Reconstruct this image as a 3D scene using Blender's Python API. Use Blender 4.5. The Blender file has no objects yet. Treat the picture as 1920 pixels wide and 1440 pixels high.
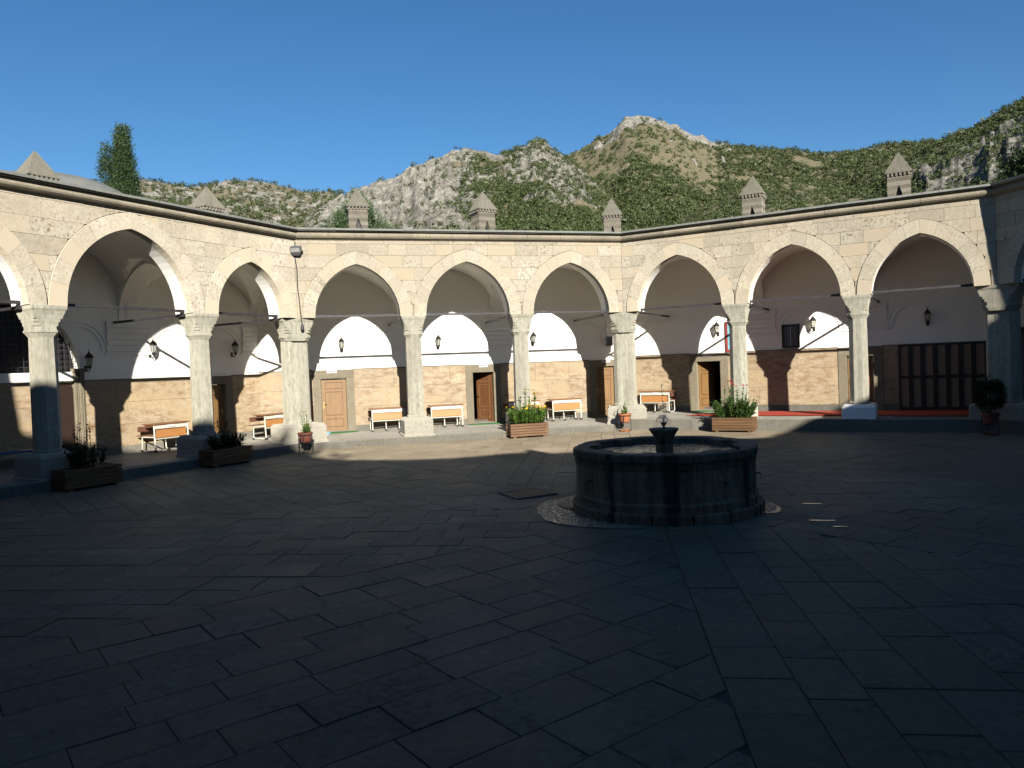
import bpy, math, random
import numpy as np
from mathutils import Vector, Matrix, Euler, Quaternion
random.seed(11)
rng = np.random.default_rng(7)
R_ = math.radians
sc = bpy.context.scene
COL = sc.collection

# ------------------------------------------------------------------ camera
cam_d = bpy.data.cameras.new("camera")
cam = bpy.data.objects.new("camera", cam_d)
COL.objects.link(cam)
cam_d.sensor_width = 36.0
cam_d.lens = 1386.14 / 1920 * 36.0
cam_d.clip_start = 0.1
cam_d.clip_end = 6000
CM = Matrix(((0.962857, 0.042942, -0.266576), (-0.267309, 0.012228, -0.963533), (-0.038116, 0.999003, 0.023252)))
cam.matrix_world = Matrix.Translation((-4.9115, -9.9522, 2.1619)) @ CM.to_4x4()
sc.camera = cam

# ------------------------------------------------------------------ light
SUN_EL, SUN_AZ = R_(21.7), R_(-92.0)
S = Vector((math.cos(SUN_AZ) * math.cos(SUN_EL), math.sin(SUN_AZ) * math.cos(SUN_EL), math.sin(SUN_EL)))
world = bpy.data.worlds.new("World")
sc.world = world
world.use_nodes = True
wn = world.node_tree
sky = wn.nodes.new('ShaderNodeTexSky')
sky.sky_type = 'NISHITA'
sky.sun_disc = False
sky.sun_elevation = SUN_EL
sky.sun_rotation = R_(90) - SUN_AZ
sky.altitude = 600
sky.air_density = 1.0
sky.dust_density = 0.1
sky.ozone_density = 3.5
bg = wn.nodes['Background']
bg.inputs['Strength'].default_value = 0.0555
hsv = wn.nodes.new('ShaderNodeHueSaturation')
hsv.inputs['Saturation'].default_value = 1.20
wn.links.new(sky.outputs[0], hsv.inputs['Color'])
wn.links.new(hsv.outputs[0], bg.inputs['Color'])
sun_d = bpy.data.lights.new("sun", 'SUN')
sun_d.energy = 5.0
sun_d.angle = R_(0.5)
sun_d.color = (1.0, 0.95, 0.87)
sun = bpy.data.objects.new("sun", sun_d)
sun.rotation_euler = S.to_track_quat('Z', 'Y').to_euler()
sun.location = (-3, -60, 40)
COL.objects.link(sun)
sc.view_settings.view_transform = 'Standard'
sc.view_settings.look = 'None'
sc.view_settings.exposure = 1.10
sc.view_settings.gamma = 1.0
sc.view_settings.use_curve_mapping = False
sc.render.engine = 'CYCLES'
sc.cycles.use_denoising = True
sc.cycles.max_bounces = 8
sc.cycles.diffuse_bounces = 4
sc.cycles.sample_clamp_indirect = 4.0

# ------------------------------------------------------------------ materials
MATS = {}
def nt_new(name):
    m = bpy.data.materials.new(name); m.use_nodes = True
    MATS[name] = m
    nt = m.node_tree
    return m, nt, nt.nodes['Principled BSDF']
def N(nt, t, **kw):
    n = nt.nodes.new(t)
    for k, v in kw.items():
        if k in n.inputs.keys() if hasattr(n.inputs, 'keys') else False: n.inputs[k].default_value = v
        else: setattr(n, k, v)
    return n
def c4(c): return (c[0], c[1], c[2], 1.0)
def stone(name, c1, c2, scale=2.0, rough=0.8, bump=0.2, rnd=0.25, c3=None, pit=0.0, streak=0.0, stretch=(1, 1, 1),
          bscale=None, spec=0.3, tint=None, fine=0.15, rough_var=0.0, detail=8.0, dr=0.0):
    """two-tone mottled procedural surface, varied per object / per piece"""
    m, nt, b = nt_new(name); L = nt.links.new
    tc = nt.nodes.new('ShaderNodeTexCoord')
    oi = nt.nodes.new('ShaderNodeObjectInfo')
    ge = nt.nodes.new('ShaderNodeNewGeometry')
    ad = N(nt, 'ShaderNodeMath', operation='ADD'); L(oi.outputs['Random'], ad.inputs[0]); L(ge.outputs['Random Per Island'], ad.inputs[1])
    fr = N(nt, 'ShaderNodeMath', operation='FRACT'); L(ad.outputs[0], fr.inputs[0])
    off = N(nt, 'ShaderNodeMath', operation='MULTIPLY'); L(fr.outputs[0], off.inputs[0]); off.inputs[1].default_value = 37.0
    mp = nt.nodes.new('ShaderNodeMapping'); L(tc.outputs['Object'], mp.inputs['Vector']); mp.inputs['Scale'].default_value = stretch
    va = N(nt, 'ShaderNodeVectorMath', operation='ADD'); L(mp.outputs[0], va.inputs[0]); L(off.outputs[0], va.inputs[1])
    n1 = nt.nodes.new('ShaderNodeTexNoise'); n1.inputs['Scale'].default_value = scale; n1.inputs['Detail'].default_value = detail; n1.inputs['Roughness'].default_value = 0.65
    L(va.outputs[0], n1.inputs['Vector'])
    rp = nt.nodes.new('ShaderNodeValToRGB'); rp.color_ramp.elements[0].position = 0.33; rp.color_ramp.elements[1].position = 0.67
    rp.color_ramp.elements[0].color = c4(c1); rp.color_ramp.elements[1].color = c4(c2)
    L(n1.outputs['Fac'], rp.inputs[0]); col = rp.outputs[0]
    if c3 is not None:
        n3 = nt.nodes.new('ShaderNodeTexNoise'); n3.inputs['Scale'].default_value = scale * 0.35; n3.inputs['Detail'].default_value = 5
        L(tc.outputs['Object'], n3.inputs['Vector'])
        r3 = nt.nodes.new('ShaderNodeValToRGB'); r3.color_ramp.elements[0].position = 0.5; r3.color_ramp.elements[1].position = 0.68
        L(n3.outputs['Fac'], r3.inputs[0])
        mx = N(nt, 'ShaderNodeMix', data_type='RGBA'); L(r3.outputs[0], mx.inputs['Factor']); L(col, mx.inputs['A']); mx.inputs['B'].default_value = c4(c3); col = mx.outputs['Result']
    if streak:
        ms = nt.nodes.new('ShaderNodeMapping'); L(tc.outputs['Object'], ms.inputs['Vector']); ms.inputs['Scale'].default_value = (9, 9, 0.5)
        n4 = nt.nodes.new('ShaderNodeTexNoise'); n4.inputs['Scale'].default_value = 1.6; n4.inputs['Detail'].default_value = 5
        L(ms.outputs[0], n4.inputs['Vector'])
        r4 = nt.nodes.new('ShaderNodeValToRGB'); r4.color_ramp.elements[0].position = 0.42; r4.color_ramp.elements[1].position = 0.72
        r4.color_ramp.elements[0].color = (1, 1, 1, 1); r4.color_ramp.elements[1].color = c4([1 - streak, 1 - streak * 0.95, 1 - streak * 1.05])
        L(n4.outputs['Fac'], r4.inputs[0])
        mx = N(nt, 'ShaderNodeMix', data_type='RGBA', blend_type='MULTIPLY'); mx.inputs['Factor'].default_value = 1; L(col, mx.inputs['A']); L(r4.outputs[0], mx.inputs['B']); col = mx.outputs['Result']
    if pit:
        vp = nt.nodes.new('ShaderNodeTexVoronoi'); vp.inputs['Scale'].default_value = 9; L(va.outputs[0], vp.inputs['Vector'])
        n5 = nt.nodes.new('ShaderNodeTexNoise'); n5.inputs['Scale'].default_value = 16; n5.inputs['Detail'].default_value = 6; L(va.outputs[0], n5.inputs['Vector'])
        mm = N(nt, 'ShaderNodeMath', operation='MULTIPLY'); L(n5.outputs['Fac'], mm.inputs[0]); L(n1.outputs['Fac'], mm.inputs[1])
        r5 = nt.nodes.new('ShaderNodeValToRGB'); r5.color_ramp.elements[0].position = 0.30; r5.color_ramp.elements[1].position = 0.40
        r5.color_ramp.elements[0].color = (1, 1, 1, 1); r5.color_ramp.elements[1].color = c4([1 - pit, 1 - pit * 1.1, 1 - pit * 1.3])
        L(mm.outputs[0], r5.inputs[0])
        mx = N(nt, 'ShaderNodeMix', data_type='RGBA', blend_type='MULTIPLY'); mx.inputs['Factor'].default_value = 1; L(col, mx.inputs['A']); L(r5.outputs[0], mx.inputs['B']); col = mx.outputs['Result']
    # per piece brightness and hue
    mr = nt.nodes.new('ShaderNodeMapRange'); L(fr.outputs[0], mr.inputs['Value']); mr.inputs['To Min'].default_value = 1 - rnd; mr.inputs['To Max'].default_value = 1 + rnd * 0.6
    # fine grain
    nf = nt.nodes.new('ShaderNodeTexNoise'); nf.inputs['Scale'].default_value = scale * 14; nf.inputs['Detail'].default_value = 4; L(va.outputs[0], nf.inputs['Vector'])
    mf = nt.nodes.new('ShaderNodeMapRange'); L(nf.outputs['Fac'], mf.inputs['Value']); mf.inputs['From Min'].default_value = 0.3; mf.inputs['From Max'].default_value = 0.7
    mf.inputs['To Min'].default_value = 1 - fine; mf.inputs['To Max'].default_value = 1 + fine
    mu = N(nt, 'ShaderNodeMath', operation='MULTIPLY'); L(mr.outputs[0], mu.inputs[0]); L(mf.outputs[0], mu.inputs[1])
    hs = nt.nodes.new('ShaderNodeHueSaturation'); L(col, hs.inputs['Color']); L(mu.outputs[0], hs.inputs['Value'])
    if tint:
        f2 = N(nt, 'ShaderNodeMath', operation='MULTIPLY'); L(fr.outputs[0], f2.inputs[0]); f2.inputs[1].default_value = 7.31
        f3 = N(nt, 'ShaderNodeMath', operation='FRACT'); L(f2.outputs[0], f3.inputs[0])
        rt = nt.nodes.new('ShaderNodeValToRGB'); rt.color_ramp.elements[0].position = 0.70; rt.color_ramp.elements[1].position = 0.95
        rt.color_ramp.elements[0].color = (0, 0, 0, 1); L(f3.outputs[0], rt.inputs[0])
        mt = N(nt, 'ShaderNodeMix', data_type='RGBA'); L(rt.outputs[0], mt.inputs['Factor']); L(hs.outputs[0], mt.inputs['A']); mt.inputs['B'].default_value = c4(tint)
        L(mt.outputs['Result'], b.inputs['Base Color'])
    else:
        L(hs.outputs[0], b.inputs['Base Color'])
    b.inputs['Roughness'].default_value = rough; b.inputs['Diffuse Roughness'].default_value = dr
    if rough_var:
        rr = nt.nodes.new('ShaderNodeMapRange'); L(n1.outputs['Fac'], rr.inputs['Value']); rr.inputs['From Min'].default_value = .3; rr.inputs['From Max'].default_value = .7
        rr.inputs['To Min'].default_value = rough - rough_var; rr.inputs['To Max'].default_value = rough + rough_var; L(rr.outputs[0], b.inputs['Roughness'])
    b.inputs['Specular IOR Level'].default_value = spec
    if bump:
        nb = nt.nodes.new('ShaderNodeTexNoise'); nb.inputs['Scale'].default_value = bscale or scale * 6; nb.inputs['Detail'].default_value = 8; nb.inputs['Roughness'].default_value = 0.6
        L(va.outputs[0], nb.inputs['Vector'])
        bp = nt.nodes.new('ShaderNodeBump'); bp.inputs['Strength'].default_value = bump; bp.inputs['Distance'].default_value = 0.02
        L(nb.outputs['Fac'], bp.inputs['Height']); L(bp.outputs[0], b.inputs['Normal'])
    return m
def plain(name, c, rough=0.6, metal=0.0, spec=0.4, var=0.1, scale=8, emit=None):
    m, nt, b = nt_new(name); L = nt.links.new
    tc = nt.nodes.new('ShaderNodeTexCoord')
    n1 = nt.nodes.new('ShaderNodeTexNoise'); n1.inputs['Scale'].default_value = scale; n1.inputs['Detail'].default_value = 5; L(tc.outputs['Object'], n1.inputs['Vector'])
    mr = nt.nodes.new('ShaderNodeMapRange'); L(n1.outputs['Fac'], mr.inputs['Value']); mr.inputs['From Min'].default_value = .3; mr.inputs['From Max'].default_value = .7
    mr.inputs['To Min'].default_value = 1 - var; mr.inputs['To Max'].default_value = 1 + var
    hs = nt.nodes.new('ShaderNodeHueSaturation'); hs.inputs['Color'].default_value = c4(c); L(mr.outputs[0], hs.inputs['Value']); L(hs.outputs[0], b.inputs['Base Color'])
    b.inputs['Roughness'].default_value = rough; b.inputs['Metallic'].default_value = metal; b.inputs['Specular IOR Level'].default_value = spec
    return m
def leafmat(name, ca, cb, trans=0.25):
    m, nt, b = nt_new(name); L = nt.links.new
    ge = nt.nodes.new('ShaderNodeNewGeometry')
    mx = N(nt, 'ShaderNodeMix', data_type='RGBA'); L(ge.outputs['Random Per Island'], mx.inputs['Factor']); mx.inputs['A'].default_value = c4(ca); mx.inputs['B'].default_value = c4(cb)
    L(mx.outputs['Result'], b.inputs['Base Color']); b.inputs['Roughness'].default_value = 0.55; b.inputs['Specular IOR Level'].default_value = 0.3
    if trans:
        tr = nt.nodes.new('ShaderNodeBsdfTranslucent'); L(mx.outputs['Result'], tr.inputs['Color'])
        ms = nt.nodes.new('ShaderNodeMixShader'); ms.inputs[0].default_value = trans
        L(b.outputs[0], ms.inputs[1]); L(tr.outputs[0], ms.inputs[2]); L(ms.outputs[0], nt.nodes['Material Output'].inputs['Surface'])
    return m
def wood(name, ca, cb, axis=0, rough=0.5, rnd=0.15, bump=0.15):
    st = [2.0, 2.0, 2.0]; st = [14, 14, 14]; st[axis] = 1.0
    return stone(name, ca, cb, scale=1.6, rough=rough, bump=bump, rnd=rnd, stretch=tuple(st), bscale=3, spec=0.4, fine=0.05)

stone('ashlar', (.305, .266, .196), (.425, .388, .312), scale=1.3, rough=.88, bump=.5, rnd=.13, pit=.48, tint=(.375, .318, .228), c3=(.35, .305, .23), dr=1.0)
stone('voussoir', (.34, .302, .226), (.445, .405, .322), scale=1.5, rough=.85, bump=.35, rnd=.11, pit=.36, tint=(.405, .345, .255), c3=(.385, .335, .255), dr=1.0)
stone('mortar', (0.172, 0.146, 0.107), (0.232, 0.202, 0.155), scale=4, rough=.95, bump=.3, rnd=0, dr=.8)
stone('column', (0.251, 0.234, 0.183), (0.353, 0.337, 0.273), scale=1.2, rough=.75, bump=.25, rnd=.06, streak=.24, pit=.2, stretch=(1, 1, .4), dr=.8)
stone('plinth_stone', (0.265, 0.244, 0.196), (0.349, 0.329, 0.27), scale=2.2, rough=.85, bump=.4, rnd=.1, pit=.35, dr=.8)
stone('cornice_stone', (0.193, 0.168, 0.12), (0.279, 0.245, 0.183), scale=2, rough=.9, bump=.35, rnd=.15, pit=.3, c3=(0.164, 0.149, 0.115), dr=.8)
stone('roof_lead', (0.129, 0.133, 0.12), (0.189, 0.189, 0.168), scale=3, rough=.8, bump=.3, rnd=.05, pit=.3)
stone('plaster', (.77, .75, .69), (.81, .79, .73), scale=.8, rough=.9, bump=.08, rnd=0, fine=.01)
stone('travertine', (.215, .14, .07), (.40, .335, .235), scale=3.2, rough=.6, bump=.25, rnd=.10, stretch=(1, 1, 2.6), pit=.25, c3=(.35, .27, .165), fine=.32, dr=.8)
stone('door_stone', (0.159, 0.133, 0.0903), (0.206, 0.181, 0.125), scale=2.4, rough=.75, bump=.2, rnd=.1, pit=.15, dr=.8)
stone('paving', (.106, .086, .059), (.150, .127, .090), scale=1.0, rough=.68, bump=.5, rnd=.13, pit=.36, bscale=5, spec=.18, rough_var=.10, dr=1.0, c3=(.175, .148, .105))
stone('paving_bed', (.06, .054, .044), (.085, .078, .064), scale=5, rough=.95, bump=.4, rnd=0, dr=1.0)
stone('kerb', (0.129, 0.12, 0.0946), (0.181, 0.168, 0.138), scale=2, rough=.8, bump=.4, rnd=.18, pit=.35, dr=1.0)
stone('gallery_paving', (.14, .13, .11), (.19, .18, .155), scale=1.5, rough=.6, bump=.15, rnd=.12, pit=.2, dr=1.0)
stone('fountain_stone', (.150, .114, .076), (.245, .195, .135), scale=2.0, rough=.8, bump=.6, rnd=.22, pit=.4, streak=.55, spec=.12)
stone('wet_cobble', (.16, .128, .085), (.30, .25, .17), scale=6, rough=.2, bump=.5, rnd=.4, spec=.55)
stone('chimney_stone', (.145, .13, .10), (.20, .182, .145), scale=3, rough=.9, bump=.3, rnd=.12, dr=.8)
stone('chimney_band', (.105, .092, .068), (.15, .132, .10), scale=3, rough=.9, bump=.3, rnd=.15, dr=.8)
stone('chimney_cap', (0.112, 0.103, 0.0791), (0.159, 0.148, 0.116), scale=3.5, rough=.85, bump=.25, rnd=.10, pit=.35, streak=.2, dr=.8)
wood('door_wood', (.148, .082, .028), (.195, .112, .042), axis=2, rough=.5, rnd=.0)
wood('door_wood_dark', (0.0989, 0.0402, 0.0174), (0.143, 0.0619, 0.026), axis=2, rough=.4, rnd=.0)
wood('planter_wood', (.085, .042, .016), (.150, .082, .036), axis=0, rough=.65, rnd=.22)
wood('screen_wood', (.022, .014, .010), (.04, .025, .017), axis=2, rough=.4, rnd=.05)
wood('screen_panel', (0.186, 0.124, 0.0743), (0.229, 0.158, 0.0989), axis=2, rough=.6, rnd=.08)
wood('laminate_orange', (.31, .135, .042), (.37, .17, .058), axis=0, rough=.4, rnd=.0, bump=.03)
wood('laminate_brown', (0.167, 0.0712, 0.031), (0.211, 0.0929, 0.0402), axis=0, rough=.35, rnd=.0, bump=.03)
wood('seat_brown', (.10, .045, .03), (.15, .07, .045), axis=0, rough=.4, rnd=.0, bump=.03)
plain('cream_paint', (0.503, 0.483, 0.408), .4, var=.04)
plain('black_plastic', (.02, .02, .02), .5)
plain('iron', (.045, .04, .045), .55, metal=.3, var=.25, scale=20)
plain('lantern_iron', (.03, .03, .028), .5, metal=.4, var=.2)
plain('rod_steel', (.035, .032, .034), .6, metal=.2, var=.3, scale=12)
plain('brass', (.55, .40, .15), .3, metal=.9)
plain('white_paper', (0.53, 0.524, 0.51), .6, var=.03)
plain('dark_red', (.20, .015, .02), .5)
plain('sign_grey', (.18, .18, .19), .5)
plain('red_frame', (.22, .03, .022), .45, var=.1)
plain('poster_blue', (.16, .38, .45), .5, var=.5, scale=6)
plain('dark_frame', (.03, .018, .014), .4)
plain('carpet_red', (0.34, 0.0374, 0.015), .95, var=.15, scale=30)
plain('mat_green', (.035, .13, .03), .95, var=.25, scale=50)
plain('rug_dark', (.10, .035, .025), .95, var=.4, scale=25)
plain('rug_fringe', (0.408, 0.381, 0.326), .95, var=.1)
plain('terracotta', (0.299, 0.105, 0.0408), .7, var=.12)
plain('terracotta_dark', (.17, .055, .035), .65, var=.12)
plain('soil', (.05, .035, .022), .95, var=.3)
plain('bench_blue', (.03, .06, .20), .45)
plain('slipper_blue', (.12, .30, .50), .5)
plain('room_dark', (.09, .075, .06), .9)
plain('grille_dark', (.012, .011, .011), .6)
plain('petal_yellow', (0.51, 0.34, 0.0204), .6, var=.15)
plain('petal_red', (.50, .02, .025), .6, var=.2)
plain('petal_white', (0.51, 0.49, 0.422), .6, var=.05)
plain('bark', (.10, .075, .05), .9, var=.3)
plain('flood_grey', (.10, .10, .105), .5)
plain('ground_far', (0.15, 0.116, 0.0748), .95, var=.2, scale=.05)
leafmat('leaf_bright', (0.0525, 0.112, 0.015), (0.128, 0.203, 0.0375))
leafmat('leaf_dark', (.014, .030, .009), (.034, .06, .018), .12)
leafmat('leaf_mid', (0.0338, 0.075, 0.0165), (0.075, 0.128, 0.03))
leafmat('leaf_cypress', (0.015, 0.0315, 0.0105), (0.045, 0.075, 0.0225), .12)
leafmat('leaf_pine', (0.0263, 0.0525, 0.0188), (0.0675, 0.101, 0.0375), .12)
leafmat('bush_leaf', (.032, .045, .014), (.064, .080, .026), 0)
m, nt, b = nt_new('glass'); b.inputs['Base Color'].default_value = (.75, .77, .68, 1); b.inputs['Roughness'].default_value = .12
b.inputs['Transmission Weight'].default_value = .7; b.inputs['IOR'].default_value = 1.2
m, nt, b = nt_new('dark_glass'); b.inputs['Base Color'].default_value = (.10, .11, .12, 1); b.inputs['Roughness'].default_value = .06; b.inputs['Specular IOR Level'].default_value = .6
m, nt, b = nt_new('water'); L = nt.links.new
b.inputs['Base Color'].default_value = (.10, .10, .07, 1); b.inputs['Roughness'].default_value = .08; b.inputs['Specular IOR Level'].default_value = .9
tc = nt.nodes.new('ShaderNodeTexCoord'); nz = nt.nodes.new('ShaderNodeTexNoise'); nz.inputs['Scale'].default_value = 9; nz.inputs['Detail'].default_value = 3
bp = nt.nodes.new('ShaderNodeBump'); bp.inputs['Strength'].default_value = .8; bp.inputs['Distance'].default_value = .04
L(tc.outputs['Object'], nz.inputs['Vector']); L(nz.outputs['Fac'], bp.inputs['Height']); L(bp.outputs[0], b.inputs['Normal'])
m, nt, b = nt_new('puddle'); b.inputs['Base Color'].default_value = (.05, .05, .045, 1); b.inputs['Roughness'].default_value = .22; b.inputs['Specular IOR Level'].default_value = .8
m, nt, b = nt_new('droplet'); b.inputs['Base Color'].default_value = (.85, .88, .9, 1); b.inputs['Roughness'].default_value = .1; b.inputs['Transmission Weight'].default_value = .5; b.inputs['IOR'].default_value = 1.33
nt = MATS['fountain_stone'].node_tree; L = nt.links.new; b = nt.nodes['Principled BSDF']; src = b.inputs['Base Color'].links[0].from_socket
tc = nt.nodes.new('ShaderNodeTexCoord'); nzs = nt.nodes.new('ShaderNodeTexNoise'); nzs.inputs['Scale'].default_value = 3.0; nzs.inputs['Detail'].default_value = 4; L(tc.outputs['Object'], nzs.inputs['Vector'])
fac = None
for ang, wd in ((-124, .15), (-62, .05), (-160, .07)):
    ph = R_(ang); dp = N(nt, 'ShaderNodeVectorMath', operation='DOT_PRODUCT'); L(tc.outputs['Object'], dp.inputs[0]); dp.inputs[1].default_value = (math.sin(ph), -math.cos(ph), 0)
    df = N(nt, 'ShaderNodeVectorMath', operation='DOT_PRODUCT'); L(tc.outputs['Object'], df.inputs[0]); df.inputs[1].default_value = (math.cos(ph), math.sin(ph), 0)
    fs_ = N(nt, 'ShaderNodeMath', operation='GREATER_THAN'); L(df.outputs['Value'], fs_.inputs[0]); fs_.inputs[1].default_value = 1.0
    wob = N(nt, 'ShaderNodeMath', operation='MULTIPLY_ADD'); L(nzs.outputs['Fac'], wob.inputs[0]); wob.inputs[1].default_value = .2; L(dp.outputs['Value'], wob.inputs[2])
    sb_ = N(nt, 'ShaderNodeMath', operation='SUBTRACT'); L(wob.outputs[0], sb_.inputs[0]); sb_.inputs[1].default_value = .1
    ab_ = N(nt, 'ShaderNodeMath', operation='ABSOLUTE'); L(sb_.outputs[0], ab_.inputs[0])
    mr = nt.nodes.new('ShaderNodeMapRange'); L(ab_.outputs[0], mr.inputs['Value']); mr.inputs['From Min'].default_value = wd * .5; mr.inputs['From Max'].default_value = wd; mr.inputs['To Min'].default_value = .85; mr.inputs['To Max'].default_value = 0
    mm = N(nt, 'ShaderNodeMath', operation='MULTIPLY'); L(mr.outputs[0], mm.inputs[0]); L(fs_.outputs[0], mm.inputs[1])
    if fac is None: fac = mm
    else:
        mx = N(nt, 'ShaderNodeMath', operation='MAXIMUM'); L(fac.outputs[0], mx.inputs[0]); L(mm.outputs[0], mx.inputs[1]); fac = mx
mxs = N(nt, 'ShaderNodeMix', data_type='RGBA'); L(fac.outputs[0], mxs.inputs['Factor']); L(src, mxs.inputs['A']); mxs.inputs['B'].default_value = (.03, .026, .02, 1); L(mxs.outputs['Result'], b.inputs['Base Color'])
# hill terrain
m, nt, b = nt_new('hill_ground'); L = nt.links.new
tc = nt.nodes.new('ShaderNodeTexCoord'); at = nt.nodes.new('ShaderNodeAttribute'); at.attribute_name = 'rock'
def noise(scale, det=8, r=.6):
    n = nt.nodes.new('ShaderNodeTexNoise'); n.inputs['Scale'].default_value = scale; n.inputs['Detail'].default_value = det; n.inputs['Roughness'].default_value = r
    L(tc.outputs['Object'], n.inputs['Vector']); return n
def ramp(src, p0, p1, ca, cb):
    r = nt.nodes.new('ShaderNodeValToRGB'); r.color_ramp.elements[0].position = p0; r.color_ramp.elements[1].position = p1
    r.color_ramp.elements[0].color = c4(ca); r.color_ramp.elements[1].color = c4(cb); L(src, r.inputs[0]); return r.outputs[0]
na = noise(.035, 10); nb_ = noise(.16, 8, .7); nc = noise(.012, 6)
soil = ramp(na.outputs['Fac'], .35, .65, (.128, .108, .070), (.092, .086, .052))
soil2 = ramp(nb_.outputs['Fac'], .52, .66, (0, 0, 0), (1, 1, 1))
ms = N(nt, 'ShaderNodeMix', data_type='RGBA'); L(soil2, ms.inputs['Factor']); L(soil, ms.inputs['A']); ms.inputs['B'].default_value = (.050, .060, .026, 1)
rk = ramp(nb_.outputs['Fac'], .32, .62, (.145, .138, .115), (.325, .31, .265))
mr = N(nt, 'ShaderNodeMath', operation='ADD'); L(at.outputs['Fac'], mr.inputs[0]); 
mr2 = nt.nodes.new('ShaderNodeMapRange'); L(na.outputs['Fac'], mr2.inputs['Value']); mr2.inputs['From Min'].default_value = .3; mr2.inputs['From Max'].default_value = .7; mr2.inputs['To Min'].default_value = -.35; mr2.inputs['To Max'].default_value = .35
L(mr2.outputs[0], mr.inputs[1])
rf = ramp(mr.outputs[0], .42, .58, (0, 0, 0), (1, 1, 1))
mpv = nt.nodes.new('ShaderNodeMapping'); mpv.inputs['Scale'].default_value = (1.0, 1.0, .38); wv = N(nt, 'ShaderNodeVectorMath', operation='SCALE'); L(nb_.outputs['Color'], wv.inputs[0]); wv.inputs['Scale'].default_value = 14
wa = N(nt, 'ShaderNodeVectorMath', operation='ADD'); L(tc.outputs['Object'], wa.inputs[0]); L(wv.outputs[0], wa.inputs[1]); L(wa.outputs[0], mpv.inputs['Vector'])
vo = nt.nodes.new('ShaderNodeTexVoronoi'); vo.feature = 'DISTANCE_TO_EDGE'; vo.inputs['Scale'].default_value = .17; L(mpv.outputs[0], vo.inputs['Vector'])
cr_n = ramp(vo.outputs['Distance'], .0, .16, (.30, .29, .28), (1, 1, 1))
rkm = N(nt, 'ShaderNodeMix', data_type='RGBA', blend_type='MULTIPLY'); rkm.inputs['Factor'].default_value = .55; L(rk, rkm.inputs['A']); L(cr_n, rkm.inputs['B']); rk = rkm.outputs['Result']
mk = N(nt, 'ShaderNodeMix', data_type='RGBA'); L(rf, mk.inputs['Factor']); L(ms.outputs['Result'], mk.inputs['A']); L(rk, mk.inputs['B'])
L(mk.outputs['Result'], b.inputs['Base Color']); b.inputs['Roughness'].default_value = .95; b.inputs['Specular IOR Level'].default_value = .1; b.inputs['Diffuse Roughness'].default_value = .6
bp = nt.nodes.new('ShaderNodeBump'); bp.inputs['Strength'].default_value = 1.0; bp.inputs['Distance'].default_value = 6.0
mb_ = N(nt, 'ShaderNodeMath', operation='MULTIPLY'); L(nb_.outputs['Fac'], mb_.inputs[0]); L(rf, mb_.inputs[1]); L(mb_.outputs[0], bp.inputs['Height']); L(bp.outputs[0], b.inputs['Normal'])

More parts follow.
